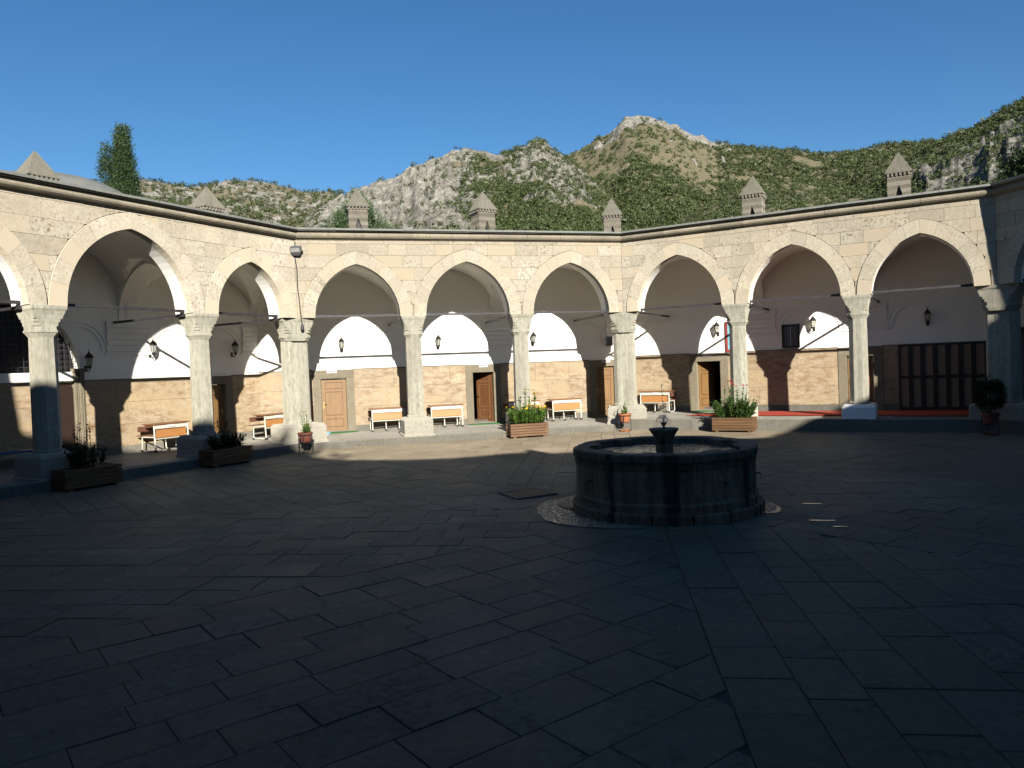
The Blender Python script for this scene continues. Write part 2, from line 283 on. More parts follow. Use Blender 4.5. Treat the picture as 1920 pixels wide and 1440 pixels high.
# ------------------------------------------------------------------ mesh builder
class MB:
    def __init__(s): s.v = []; s.f = []; s.m = []
    def add(s, vs, fs, mi=0):
        o = len(s.v); s.v += [tuple(p) for p in vs]; s.f += [tuple(i + o for i in f) for f in fs]; s.m += [mi] * len(fs); return s
    def box(s, x0, x1, y0, y1, z0, z1, mi=0):
        return s.add([(x0, y0, z0), (x1, y0, z0), (x1, y1, z0), (x0, y1, z0), (x0, y0, z1), (x1, y0, z1), (x1, y1, z1), (x0, y1, z1)],
                     [(0, 3, 2, 1), (4, 5, 6, 7), (0, 1, 5, 4), (1, 2, 6, 5), (2, 3, 7, 6), (3, 0, 4, 7)], mi)
    def cbox(s, x0, x1, y0, y1, z0, z1, c=.012, mi=0):
        """box whose top and vertical edges are chamfered"""
        return s.loft([[(x0 + c, y0), (x1 - c, y0), (x1, y0 + c), (x1, y1 - c), (x1 - c, y1), (x0 + c, y1), (x0, y1 - c), (x0, y0 + c)]] * 2 +
                      [[(x0 + 2 * c, y0 + c), (x1 - 2 * c, y0 + c), (x1 - c, y0 + 2 * c), (x1 - c, y1 - 2 * c), (x1 - 2 * c, y1 - c), (x0 + 2 * c, y1 - c), (x0 + c, y1 - 2 * c), (x0 + c, y0 + 2 * c)]],
                      [z0, z1 - c, z1], mi)
    def loft(s, rings, zs, mi=0, cap=True):
        n = len(rings[0]); vs = []; fs = []
        for r, z in zip(rings, zs): vs += [(p[0], p[1], z) for p in r]
        for k in range(len(zs) - 1):
            for i in range(n):
                j = (i + 1) % n; fs.append((k * n + i, k * n + j, (k + 1) * n + j, (k + 1) * n + i))
        if cap: fs.append(tuple(range(n - 1, -1, -1))); fs.append(tuple((len(zs) - 1) * n + i for i in range(n)))
        return s.add(vs, fs, mi)
    def prism(s, poly, y0, y1, mi=0):
        """poly in (x,z) facing -y, extruded along y"""
        n = len(poly); vs = [(p[0], y0, p[1]) for p in poly] + [(p[0], y1, p[1]) for p in poly]
        fs = [tuple(range(n)), tuple(range(2 * n - 1, n - 1, -1))] + [(i, i + n, (i + 1) % n + n, (i + 1) % n) for i in range(n)]
        a = sum(poly[i][0] * poly[(i + 1) % n][1] - poly[(i + 1) % n][0] * poly[i][1] for i in range(n))
        if a < 0: fs = [f[::-1] for f in fs]
        return s.add(vs, fs, mi)
    def prism_z(s, poly, z0, z1, mi=0):
        n = len(poly)
        a = sum(poly[i][0] * poly[(i + 1) % n][1] - poly[(i + 1) % n][0] * poly[i][1] for i in range(n))
        if a < 0: poly = poly[::-1]
        return s.loft([poly, poly], [z0, z1], mi)
    def tube(s, path, r, n=6, mi=0, cap=True):
        path = [Vector(p) for p in path]; rs = r if isinstance(r, (list, tuple)) else [r] * len(path)
        rings = []; up = Vector((0, 0, 1))
        for i, p in enumerate(path):
            d = (path[min(i + 1, len(path) - 1)] - path[max(i - 1, 0)]).normalized()
            a = d.cross(up if abs(d.z) < .95 else Vector((1, 0, 0))).normalized(); bb = d.cross(a).normalized()
            rings.append([p + (a * math.cos(2 * math.pi * k / n) + bb * math.sin(2 * math.pi * k / n)) * rs[i] for k in range(n)])
        vs = [q for r_ in rings for q in r_]; fs = []
        for k in range(len(path) - 1):
            for i in range(n):
                j = (i + 1) % n; fs.append((k * n + j, k * n + i, (k + 1) * n + i, (k + 1) * n + j))
        if cap: fs += [tuple(range(n)), tuple(range(len(vs) - 1, len(vs) - n - 1, -1))]
        return s.add(vs, fs, mi)
    def lathe(s, prof, n=16, cx=0, cy=0, mi=0, ph=0, cap=True):
        rings = [[(cx + r * math.cos(2 * math.pi * k / n + ph), cy + r * math.sin(2 * math.pi * k / n + ph)) for k in range(n)] for r, z in prof]
        return s.loft(rings, [z for r, z in prof], mi, cap)
    def ball(s, c, r, n=8, m=5, mi=0):
        prof = [(max(1e-4, r * math.sin(math.pi * k / m)), -r * math.cos(math.pi * k / m)) for k in range(m + 1)]
        o = len(s.v); s.lathe(prof, n, mi=mi); s.v[o:] = [(p[0] + c[0], p[1] + c[1], p[2] + c[2]) for p in s.v[o:]]; return s
    def xf(s, M):
        s.v = [tuple(M @ Vector(p)) for p in s.v]; return s
    def mesh(s, name, mats, smooth=False):
        me = bpy.data.meshes.new(name); me.from_pydata(s.v, [], s.f); 
        for mm in (mats if isinstance(mats, (list, tuple)) else [mats]): me.materials.append(MATS[mm])
        if len(set(s.m)) > 1: me.polygons.foreach_set('material_index', s.m)
        if smooth: me.polygons.foreach_set('use_smooth', [True] * len(s.f))
        me.update(); return me
def link(name, me, parent=None, loc=None, rz=None, label=None, cat=None, group=None, kind=None):
    o = bpy.data.objects.new(name, me); COL.objects.link(o)
    if parent: o.parent = parent
    if loc is not None: o.location = loc
    if rz is not None: o.rotation_euler = (0, 0, rz)
    if label: o['label'] = label
    if cat: o['category'] = cat
    if group: o['group'] = group
    if kind: o['kind'] = kind
    return o
def part(name, mb, mats, parent, smooth=False, **kw): return link(name, mb.mesh(name, mats, smooth), parent, **kw)
def thing(name, label, cat, loc=(0, 0, 0), rz=0, group=None): return link(name, None, None, loc, rz, label, cat, group)
KIDS = {}
def copy_thing(o, loc, rz, label=None, group=None, parent=None):
    c = o.copy(); COL.objects.link(c)
    if parent is not None: c.parent = parent
    elif loc is not None:
        c.location = loc; c.rotation_euler = (0, 0, rz)
        if label: c['label'] = label
        if group: c['group'] = group
    for ch in list(o.children): copy_thing(ch, None, None, parent=c)
    return c

# ------------------------------------------------------------------ octagon frames
BAY = 3.4; SIDE = 10.2; APO = SIDE / 2 * (1 + math.sqrt(2)); T8 = math.tan(R_(22.5)); DEP = 3.2; EXT = DEP * T8
CORN = [Vector((APO / math.cos(R_(22.5)) * math.cos(R_(a)), APO / math.cos(R_(22.5)) * math.sin(R_(a)), 0)) for a in (-22.5, 22.5, 67.5, 112.5, 157.5, 202.5)]
FACES = {'R': (CORN[2], CORN[1]), 'B': (CORN[3], CORN[2]), 'L': (CORN[4], CORN[3]), 'E': (CORN[1], CORN[0]), 'W': (CORN[5], CORN[4])}
FNAME = {'R': 'right', 'B': 'back', 'L': 'left', 'E': 'far right', 'W': 'far left'}
TCOL = {'L': (3.24, 7.06), 'B': (3.35, 6.75), 'R': (3.57, 6.90), 'E': (3.4, 6.8), 'W': (3.4, 6.8)}
FLOOR = {'L': .22, 'B': .19, 'R': .34, 'E': .34, 'W': .22}
DADO = {'L': 2.22, 'B': 2.29, 'R': 2.38, 'E': 2.38, 'W': 2.22}
IMP = 3.80; WTOP = 6.06; WTH = .62
def frame(F):
    A, B_ = FACES[F]; e = (B_ - A).normalized(); return A, math.atan2(e.y, e.x)
def W(F, t, y, z):
    A, a = frame(F); return A + Vector((math.cos(a) * t - math.sin(a) * y, math.sin(a) * t + math.cos(a) * y, z))
def bays(F):
    a, b2 = TCOL[F]; return [(.5, a - .39), (a + .39, b2 - .39), (b2 + .39, SIDE - .5)]
def arch(h, rise):
    Rr = (h * h + rise * rise) / (2 * h); c = Rr - h
    def z(x, d=0):
        q = (Rr + d) ** 2 - (abs(x) + c) ** 2
        return math.sqrt(q) if q > 0 else 0.0
    return Rr, c, z
RING = .37
def bay_arch(bay): h = (bay[1] - bay[0]) / 2; return (bay[0] + bay[1]) / 2, h, .33 + h
def ext_z(F, t):
    for bay in bays(F):
        cx, h, rise = bay_arch(bay)
        if abs(t - cx) < h + RING: return IMP + arch(h, rise)[2](t - cx, RING)
    return IMP - .01
def strip_wall(mb, t0, t1, z0, z1, y0, y1, holes, d=.006, mis=(0, 1, 1), skew=0.0):
    """wall slab with pointed-arch holes; holes: (cx,h,rise,zspring); face materials front, soffit, back"""
    xs = [t0, t1]
    for cx, h, rise, zs in holes:
        n = 28; xs += [cx + (h + d) * math.cos(math.pi * k / n) for k in range(n + 1)]
    xs = sorted(set(round(x, 5) for x in xs if t0 <= x <= t1))
    def low(x, side):
        for cx, h, rise, zs in holes:
            if cx - h - d - 1e-6 < (x + side * 1e-4) < cx + h + d + 1e-6: return max(z0, zs + arch(h, rise)[2](x - cx, d))
        return z0
    for x0, x1 in zip(xs[:-1], xs[1:]):
        a, b2 = low(x0, 1), low(x1, -1)
        X0b, X1b = x0, x1
        mb.add([(x0, y0, a), (x1, y0, b2), (x1, y0, z1), (x0, y0, z1)], [(0, 1, 2, 3)], mis[0])
        mb.add([(x0, y1, a), (x1, y1, b2), (x1, y1, z1), (x0, y1, z1)], [(3, 2, 1, 0)], mis[2])
        mb.add([(x0, y0, a), (x0, y1, a), (x1, y1, b2), (x1, y0, b2)], [(0, 1, 2, 3)], mis[1])
        mb.add([(x0, y0, z1), (x0, y1, z1), (x1, y1, z1), (x1, y0, z1)], [(3, 2, 1, 0)], mis[2])
    return mb

ARC_LABEL = {'B': 'pale ashlar arcade at the back, its three arches facing the viewer',
             'L': 'ashlar arcade running along the left side towards the near left corner',
             'R': 'ashlar arcade along the right side, lit except for its lower right end',
             'E': 'shaded arcade cut off by the right edge of the photo', 'W': 'arcade beyond the left edge next to the left arcade'}
GAL_LABEL = {'B': 'white wall with stone dado behind the three back arches',
             'L': 'white wall with stone dado and dark grille behind the left arches',
             'R': 'white wall with stone dado and wooden screen behind the right arches',
             'E': 'shaded gallery wall beyond the right edge', 'W': 'gallery wall beyond the left edge'}
ARC = {}; GAL = {}

def build_arcade(F):
    A, a = frame(F); root = thing('arcade', ARC_LABEL[F], 'arcade', A, a, 'stone arcades round the courtyard'); ARC[F] = root
    mb = MB(); strip_wall(mb, 0, SIDE, IMP, WTOP, .03, WTH, [(*bay_arch(b_), IMP) for b_ in bays(F)], mis=(0, 1, 1))
    part('wall_core', mb, ['mortar', 'plaster'], root)
    detailed = F in 'LBR'
    # voussoirs
    for b_ in bays(F):
        cx, h, rise = bay_arch(b_); Rr, c, zf = arch(h, rise)
        fi, fo = math.acos(c / Rr), math.acos(c / (Rr + RING)); n = 6
        for sgn in (-1, 1):
            for k in range(n):
                u0, u1 = k / n, (k + 1) / n; g = .002
                us = [u0 + (u1 - u0) * q / 3 for q in range(4)]
                inn = [(cx + sgn * (Rr * math.cos(u * fi) - c), IMP + Rr * math.sin(u * fi)) for u in us]
                out = [(cx + sgn * ((Rr + RING) * math.cos(u * fo) - c), IMP + (Rr + RING) * math.sin(u * fo)) for u in us]
                # thin joint: pull ends in
                def sh(pl):
                    d0 = Vector((pl[1][0] - pl[0][0], pl[1][1] - pl[0][1])).normalized() * g
                    d1 = Vector((pl[-2][0] - pl[-1][0], pl[-2][1] - pl[-1][1])).normalized() * g
                    pl[0] = (pl[0][0] + d0.x, pl[0][1] + d0.y); pl[-1] = (pl[-1][0] + d1.x, pl[-1][1] + d1.y); return pl
                poly = sh(inn) + sh(out)[::-1]
                part('voussoir', MB().prism(poly, -.034 + random.uniform(-.003, .003), .2), 'voussoir', root)
    # spandrel blocks
    zs = [IMP]; 
    while zs[-1] < WTOP - .05: zs.append(zs[-1] + random.uniform(.33, .40))
    zs[-1] = WTOP; 
    for z0, z1 in zip(zs[:-1], zs[1:]):
        t = 0.0; first = True
        while t < SIDE - .01:
            w = random.uniform(.45, 1.0) * (.6 if first else 1); first = False
            t1 = t + w
            if SIDE - t1 < .35: t1 = SIDE
            g = .0032
            xs = np.linspace(t + g, t1 - g, 15)
            run = []; runs = []
            for x in xs:
                lo = max(z0 + g, ext_z(F, x) + .014)
                if lo < z1 - g - .012: run.append((x, lo))
                else:
                    if len(run) > 1: runs.append(run)
                    run = []
            if len(run) > 1: runs.append(run)
            for r in runs:
                if r[-1][0] - r[0][0] < .03: continue
                poly = r + [(r[-1][0], z1 - g), (r[0][0], z1 - g)]
                part('stone_block', MB().prism(poly, random.uniform(-.006, .006), .045), 'ashlar', root)
            t = t1
    # cornice: fascia, roll and coping, in lengths
    t = 0.0
    while t < SIDE - .01:
        t1 = t + random.uniform(.95, 1.5)
        if SIDE - t1 < .7: t1 = SIDE
        prof = [(.05, 6.062), (-.03, 6.062), (-.05, 6.09), (-.115, 6.10), (-.165, 6.135), (-.185, 6.175), (-.165, 6.215), (-.125, 6.235), (-.125, 6.275), (.05, 6.275)]
        g0 = .004; mb = MB(); n = len(prof); vs = []
        for tt, sg in ((t, 1), (t1, -1)):
            for y, z in prof:
                e = 0
                if tt < .01: e = -y * T8
                elif tt > SIDE - .01: e = y * T8
                vs.append((tt + e + (sg * g0 if 0.01 < tt < SIDE - .01 else 0), y, z))
        fs = [tuple(range(n)), tuple(range(2 * n - 1, n - 1, -1))] + [(i, i + n, (i + 1) % n + n, (i + 1) % n) for i in range(n)]
        part('cornice_stone', mb.add(vs, fs), 'cornice_stone', root)
        t = t1
    # roof: coping slab and gently rising top
    mb = MB(); 
    def q(y, z, s_): return ((-y * T8 if s_ == 0 else SIDE + y * T8), y, z)
    P = [(-.22, 6.285), (-.22, 6.335), (.6, 6.42), (9.0, 7.0), (9.0, 6.7), (.05, 6.282)]
    n = len(P); vs = [q(y, z, 0) for y, z in P] + [q(y, z, 1) for y, z in P]
    mb.add(vs, [tuple(range(n - 1, -1, -1)), tuple(range(n, 2 * n))] + [(i, (i + 1) % n, (i + 1) % n + n, i + n) for i in range(n)])
    part('roof', mb, 'roof_lead', root)
    t = 0.0
    while t < SIDE - .01:
        t1 = t + random.uniform(.8, 1.25)
        if SIDE - t1 < .6: t1 = SIDE
        e0 = (t + .27 * T8, t) if t < .01 else (t + .003, t + .003); e1 = (t1 - .27 * T8, t1) if t1 > SIDE - .01 else (t1 - .003, t1 - .003); zt = 6.362 + random.uniform(-.004, .004)
        pp = [(e0[0], -.27), (e1[0], -.27), (e1[1], .0), (e0[1], .0)]
        part('coping_slab', MB().loft([pp, pp], [zt - .055, zt]), 'roof_lead', root); t = t1
    # vaults and cross arches
    edges = [0.0, *TCOL[F], SIDE]
    Rz, cz, fz = arch((DEP - WTH) / 2, 1.55)
    for k in range(3):
        ta, tb = edges[k], edges[k + 1]
        def lin(u, v):  # v 0 at arcade, 1 at rear wall
            y = WTH + (DEP - WTH) * v
            l = ta if k > 0 else -y * T8; r_ = tb if k < 2 else SIDE + y * T8
            return l + (r_ - l) * u, y
        nu, nv = 24, 16; vs = []; fs = []
        hx = (tb - ta) / 2
        fx = arch(hx, hx * 1.08)[2]
        for j in range(nv + 1):
            for i in range(nu + 1):
                x, y = lin(i / nu, j / nv)
                vs.append((x, y, IMP + .0 + max(fx((2 * i / nu - 1) * hx), fz((2 * j / nv - 1) * (DEP - WTH) / 2) * .98)))
        for j in range(nv):
            for i in range(nu): a0 = j * (nu + 1) + i; fs.append((a0, a0 + nu + 1, a0 + nu + 2, a0 + 1))
        part('vault', MB().add(vs, fs), 'plaster', root, smooth=False)
    for k, te in enumerate(edges):
        if k == 3 and F in 'WL' or k == 3 and F in 'BR': continue   # the neighbour builds the shared one
        mb = MB(); hd = (DEP - WTH) / 2; sc_ = 1.0
        ang = 0.0
        if k == 0: ang = R_(22.5); sc_ = 1 / math.cos(ang)
        strip_wall(mb, WTH * sc_ - .05, DEP * sc_ + .1, IMP, 5.7, -.24, .24, [((WTH + hd) * sc_, hd * sc_ - .02, 1.42, IMP)], mis=(0, 0, 0))
        # local x -> depth axis
        M = Matrix.Translation((te, 0, 0)) @ Matrix.Rotation(R_(90) + ang, 4, 'Z')
        part('cross_arch', mb.xf(M), 'plaster', root)

def doors_of(F):
    return {'B': [(.62, 1.45, 2.0), (5.80, 6.55, 2.01), (10.47, 11.2, 2.05)], 'R': [(1.47, 2.30, 2.09), (6.33, 7.1, 2.11)], 'L': [(9.45, 10.17, 1.97)], 'E': [], 'W': []}[F]

def build_gallery(F):
    A, a = frame(F); root = thing('gallery_wall', GAL_LABEL[F], 'wall', A, a, 'gallery walls behind the arcades'); GAL[F] = root
    fl, dz = FLOOR[F], DADO[F]; X0, X1 = -EXT, SIDE + EXT
    grille = F == 'L'
    mb = MB()
    strip_wall(mb, X0 - .2, X1 + .2, dz, 6.2, DEP, DEP + .35, [(4.05, 1.66, 1.62, 2.5)] if grille else [], mis=(0, 0, 0))
    part('plaster_wall', mb, 'plaster', root)
    # masonry core behind the dado, with door openings
    mb = MB(); t = X0 - .2
    for (a0, a1, zt) in doors_of(F):
        mb.box(t, a0, DEP + .004, DEP + .35, 0, dz); mb.box(a0, a1, DEP + .004, DEP + .35, zt, dz); t = a1
    mb.box(t, X1 + .2, DEP + .004, DEP + .35, 0, dz)
    part('masonry', mb, 'door_stone', root)
    # dado facing
    zones = []; t = X0 + .01
    for (a0, a1, zt) in doors_of(F):
        jl, jr = a0 - .25, a1 + .26
        if jl > t: zones.append((t, jl)); 
        t = jr
        # jambs and lintel
        part('door_jamb', MB().box(jl, a0, DEP - .055, DEP, fl, zt), 'door_stone', root)
        part('door_jamb', MB().box(a1, jr, DEP - .055, DEP, fl, zt), 'door_stone', root)
        part('lintel', MB().box(jl, jr, DEP - .055, DEP, zt + .004, dz - .01), 'door_stone', root)
        part('threshold', MB().box(a0 + .003, a1 - .003, DEP - .05, DEP + .35, fl, fl + .05), 'gallery_paving', root)
    if t < X1: zones.append((t, X1 - .01))
    if F == 'L': zones = [(X0, 3.6), (3.6, 5.0)] + [(max(z[0], 5.75), z[1]) for z in zones if z[1] > 5.75]
    for (a0, a1) in zones:
        zz = [fl + .2, fl + .2 + (dz - fl - .2) * .33, fl + .2 + (dz - fl - .2) * .66, dz - .006]
        part('skirting_stone', MB().box(a0 + .004, a1 - .004, DEP - .045, DEP + .004, fl, fl + .197), 'kerb', root)
        for r in range(3):
            t = a0; 
            while t < a1 - .02:
                t1 = t + random.uniform(.8, 1.35)
                if a1 - t1 < .45: t1 = a1
                part('stone_panel', MB().box(t + .003, t1 - .003, DEP - .03 + random.uniform(-.003, .003), DEP + .004, zz[r] + .003, zz[r + 1] - .003), 'travertine', root)
                t = t1
    for (a0, a1) in zones: part('ledge_moulding', MB().box(a0, a1, DEP - .048, DEP + .002, dz - .004, dz + .02), 'door_stone', root)
    # plaster mouldings: corbel panels and quarter arches under the cross arches
    ed = [X0, *TCOL[F], X1]
    for k, te in enumerate(ed):
        w0, w1 = (te if k == 0 else te - .62), (te if k == 3 else te + .62)
        if F == 'L' and k == 1: w0 = te + 2.35 - .6; w1 = te + 2.35 + .6 ; continue
        mb = MB(); zc = 2.98
        for i in range(5):
            z0 = zc + i * .16
            mb.box(w0 + .02 * (i % 2), w1 - .02 * (i % 2), DEP - .03 - .006 * i, DEP + .01, z0, z0 + .152)
        mb.box(w0 - .05, w1 + .05, DEP - .035, DEP + .01, zc - .09, zc - .03)
        part('corbel_moulding', mb, 'plaster', root)
        for sg, ok in ((-1, k > 0), (1, k < 3)):
            if not ok: continue
            for rr in (.62, .74):
                path = []; cx = te + sg * (.62 + .74)
                for q in range(11):
                    an = math.pi / 2 * q / 10
                    path.append((cx - sg * rr * math.cos(an), zc + .02 + rr * math.sin(an)))
                mb = MB()
                for (xa, za), (xb, zb) in zip(path[:-1], path[1:]):
                    d = Vector((xb - xa, zb - za)).normalized() * .016; nx, nz = -d.y, d.x
                    mb.prism([(xa - nx, za - nz), (xb - nx, zb - nz), (xb + nx, zb + nz), (xa + nx, za + nz)], DEP - .025, DEP + .005)
                part('arch_moulding', mb, 'plaster', root)
    for k in range(3):
        if F == 'L' and k == 0: continue
        a0, a1 = ed[k] + 1.36, ed[k + 1] - 1.36
        if a1 > a0:
            for z0 in (3.60, 3.72): part('band_moulding', MB().box(a0, a1, DEP - .022, DEP + .005, z0, z0 + .03), 'plaster', root)
    return root

def door(F, a0, a1, zt, wood_mat, hinge=None, opening=0, handle_side=-1):
    root = GAL[F]; fl = FLOOR[F] + .05; w = a1 - a0 - .03; h = zt - fl - .02
    hx = a0 + .015 if hinge != 'right' else a1 - .015
    sg = 1 if hinge != 'right' else -1
    mb = MB(); mb.box(0, sg * w, 0, .045, 0, h) if sg > 0 else mb.box(-w, 0, 0, .045, 0, h)
    d = part('door', mb, wood_mat, root, loc=(hx, DEP + .08 if opening == 0 else DEP + .16, fl)); d.rotation_euler = (0, 0, opening)
    x0, x1 = (0, w) if sg > 0 else (-w, 0)
    st = .11
    for z0, z1 in ((.13, h * .24), (h * .30, h * .76), (h * .81, h - .10)):
        for side in ((-.012, .0) , (.045, .057)):
            f = MB(); y0, y1 = side
            f.box(x0 + st, x0 + st + .025, y0, y1, z0, z1); f.box(x1 - st - .025, x1 - st, y0, y1, z0, z1)
            f.box(x0 + st + .025, x1 - st - .025, y0, y1, z0, z0 + .025); f.box(x0 + st + .025, x1 - st - .025, y0, y1, z1 - .025, z1)
            part('panel_moulding', f, 'door_wood_dark' if wood_mat == 'door_wood' else 'door_wood', d)
    hxx = (x0 + .06) if handle_side < 0 else (x1 - .06)
    hb = MB(); hb.box(hxx - .018, hxx + .018, -.01, .0, h * .44, h * .56); hb.tube([(hxx, -.005, h * .52), (hxx, -.05, h * .52), (hxx + (.1 if handle_side < 0 else -.1), -.05, h * .52)], .012, 6)
    part('handle', hb, 'brass', d)
    if opening != 0:
        # the room seen through the open doorway
        f = MB(); c = (a0 + a1) / 2
        f.box(c - 1.6, c + 1.6, DEP + .36, DEP + 4.0, .0, .12 + FLOOR[F]); f.box(c - 1.6, c + 1.6, DEP + 4.0, DEP + 4.1, 0, 3); f.box(c - 1.7, c - 1.6, DEP + .36, DEP + 4, 0, 3)
        f.box(c + 1.6, c + 1.7, DEP + .36, DEP + 4, 0, 3); f.box(c - 1.7, c + 1.7, DEP + .36, DEP + 4.1, 3.0, 3.1)
        part('room', f, 'room_dark', root)

# ------------------------------------------------------------------ ground
g = MB(); rad = 2000
g.add([(rad * math.cos(2 * math.pi * k / 48), rad * math.sin(2 * math.pi * k / 48), -.12) for k in range(48)], [tuple(range(48))])
link('ground', g.mesh('ground', 'ground_far'), kind='structure')
OCT = [(CORN[0].length * math.cos(R_(22.5 + 45 * k)), CORN[0].length * math.sin(R_(22.5 + 45 * k))) for k in range(8)]
pav = MB().prism_z([(x * 1.02, y * 1.02) for x, y in OCT], -.10, -.011)
pavement = link('courtyard_pavement', pav.mesh('courtyard_pavement', 'paving_bed'), kind='structure')
def clip(poly, nx, ny, d):
    out = []
    for i in range(len(poly)):
        p, q = poly[i], poly[(i + 1) % len(poly)]; a, b2 = p[0] * nx + p[1] * ny - d, q[0] * nx + q[1] * ny - d
        if a <= 0: out.append(p)
        if a * b2 < 0: s_ = a / (a - b2); out.append((p[0] + (q[0] - p[0]) * s_, p[1] + (q[1] - p[1]) * s_))
    return out
def area(p): return abs(sum(p[i][0] * p[(i + 1) % len(p)][1] - p[(i + 1) % len(p)][0] * p[i][1] for i in range(len(p)))) / 2
slabs = []
ap_in = APO - .33
for k in range(8):
    a0 = R_(22.5 + 45 * k); u = (math.cos(a0), math.sin(a0)); v = (-math.sin(a0), math.cos(a0))
    a1 = a0 + R_(45); mid = a0 + R_(22.5)
    y = 0.0
    while y < 10.4:
        w = random.uniform(.36, .50); x = random.uniform(-.8, 0)
        while x < 14:
            l = random.uniform(.5, 1.0); g_ = .0028
            rect = [(x + g_, y + g_), (x + l - g_, y + g_), (x + l - g_, y + w - g_), (x + g_, y + w - g_)]
            poly = [(p[0] * u[0] + p[1] * v[0], p[0] * u[1] + p[1] * v[1]) for p in rect]
            poly = clip(poly, math.sin(a0), -math.cos(a0), -.005)
            if poly: poly = clip(poly, -math.sin(a1), math.cos(a1), -.005)
            if poly: poly = clip(poly, math.cos(mid), math.sin(mid), ap_in - .006)
            if poly and len(poly) > 2 and area(poly) > .015:
                cx = sum(p[0] for p in poly) / len(poly); cy = sum(p[1] for p in poly) / len(poly)
                if math.hypot(cx - .15, cy) > 1.15: slabs.append((poly, cx, cy))
            x += l
        y += w
def px_size(s_):
    pc = CM.transposed() @ (Vector((s_[1], s_[2], 0)) - cam.location)
    if pc.z > -1: return -1
    u, v = pc.x / -pc.z * 1386, pc.y / -pc.z * 1386
    if abs(u) > 990 or abs(v) > 750: return -1
    return area(s_[0]) / pc.z ** 2 / -pc.z
slabs.sort(key=px_size, reverse=True)
def slab_mb(mb, poly):
    t_ = random.uniform(-.003, .003); tx, ty = random.uniform(-.004, .004), random.uniform(-.004, .004)
    n = len(poly); cx = sum(p[0] for p in poly) / n; cy = sum(p[1] for p in poly) / n
    if sum(poly[i][0] * poly[(i + 1) % n][1] - poly[(i + 1) % n][0] * poly[i][1] for i in range(n)) < 0: poly = poly[::-1]
    zf = lambda p: t_ + tx * (p[0] - cx) + ty * (p[1] - cy)
    ins = [(cx + (p[0] - cx) * .985, cy + (p[1] - cy) * .985) for p in poly]
    vs = [(p[0], p[1], -.04) for p in poly] + [(p[0], p[1], zf(p) - .005) for p in poly] + [(p[0], p[1], zf(p)) for p in ins]
    fs = [(i, (i + 1) % n, (i + 1) % n + n, i + n) for i in range(n)] + [(i + n, (i + 1) % n + n, (i + 1) % n + 2 * n, i + 2 * n) for i in range(n)] + [tuple(range(2 * n, 3 * n))]
    mb.add(vs, fs)
for s_ in slabs[:300]:
    mb = MB(); slab_mb(mb, s_[0]); part('paving_slab', mb, 'paving', pavement)
mb = MB()
for s_ in slabs[300:]: slab_mb(mb, s_[0])
part('paving_slab', mb, 'paving', pavement, kind='stuff')

for F in FACES: build_arcade(F)
for F in FACES: build_gallery(F)
door('B', *doors_of('B')[0], 'door_wood'); door('B', *doors_of('B')[1], 'door_wood_dark', 'right', R_(-52), handle_side=-1)
door('B', *doors_of('B')[2], 'door_wood'); door('R', *doors_of('R')[0], 'door_wood', 'left', R_(62), handle_side=1)
door('R', *doors_of('R')[1], 'door_wood'); door('L', *doors_of('L')[0], 'door_wood', handle_side=1)

# gallery floors with kerb stones
for F in FACES:
    A, a = frame(F); fl = FLOOR[F]
    def quad(y0, y1): return [(-y0 * T8, y0), (SIDE + y0 * T8, y0), (SIDE + y1 * T8, y1), (-y1 * T8, y1)]
    o = link('gallery_floor', MB().prism_z(quad(-.30, DEP + .3), -.08, fl - .012).mesh('gallery_floor', 'mortar'), None, A, a, kind='structure')
    t = .33 * T8
    while t < SIDE - .33 * T8 - .01:
        t1 = t + random.uniform(.8, 1.4)
        if SIDE - t1 < .6: t1 = SIDE - .33 * T8
        y0, y1 = -.33 + random.uniform(-.006, .006), .05
        e0 = (t, t - .38 * T8) if t < .2 else (t + .003, t + .003); e1 = (t1, t1 + .38 * T8) if t1 > SIDE - .2 else (t1 - .003, t1 - .003)
        zt = fl + random.uniform(-.006, .006)
        P0 = [(e0[0], y0), (e1[0], y0), (e1[1], y1), (e0[1], y1)]; c = .014
        P1 = [(e0[0] + c, y0 + c), (e1[0] - c, y0 + c), (e1[1] - c, y1), (e0[1] + c, y1)]
        part('kerb_stone', MB().loft([P0, P0, P1], [-.03, zt - c, zt]), 'kerb', o)
        t = t1
    mb = MB(); y = .054
    while y < DEP - .01:
        y1 = min(y + .52, DEP); l0, l1 = -y * T8, SIDE + y * T8; t = l0
        while t < l1:
            t1 = min(t + random.uniform(.8, 1.2), l1)
            mb.box(t + .003, t1 - .003, y + .003, y1 - .003, fl - .03, fl + random.uniform(-.002, .002)); t = t1
        y = y1
    part('floor_slab', mb, 'gallery_paving', o, kind='stuff')

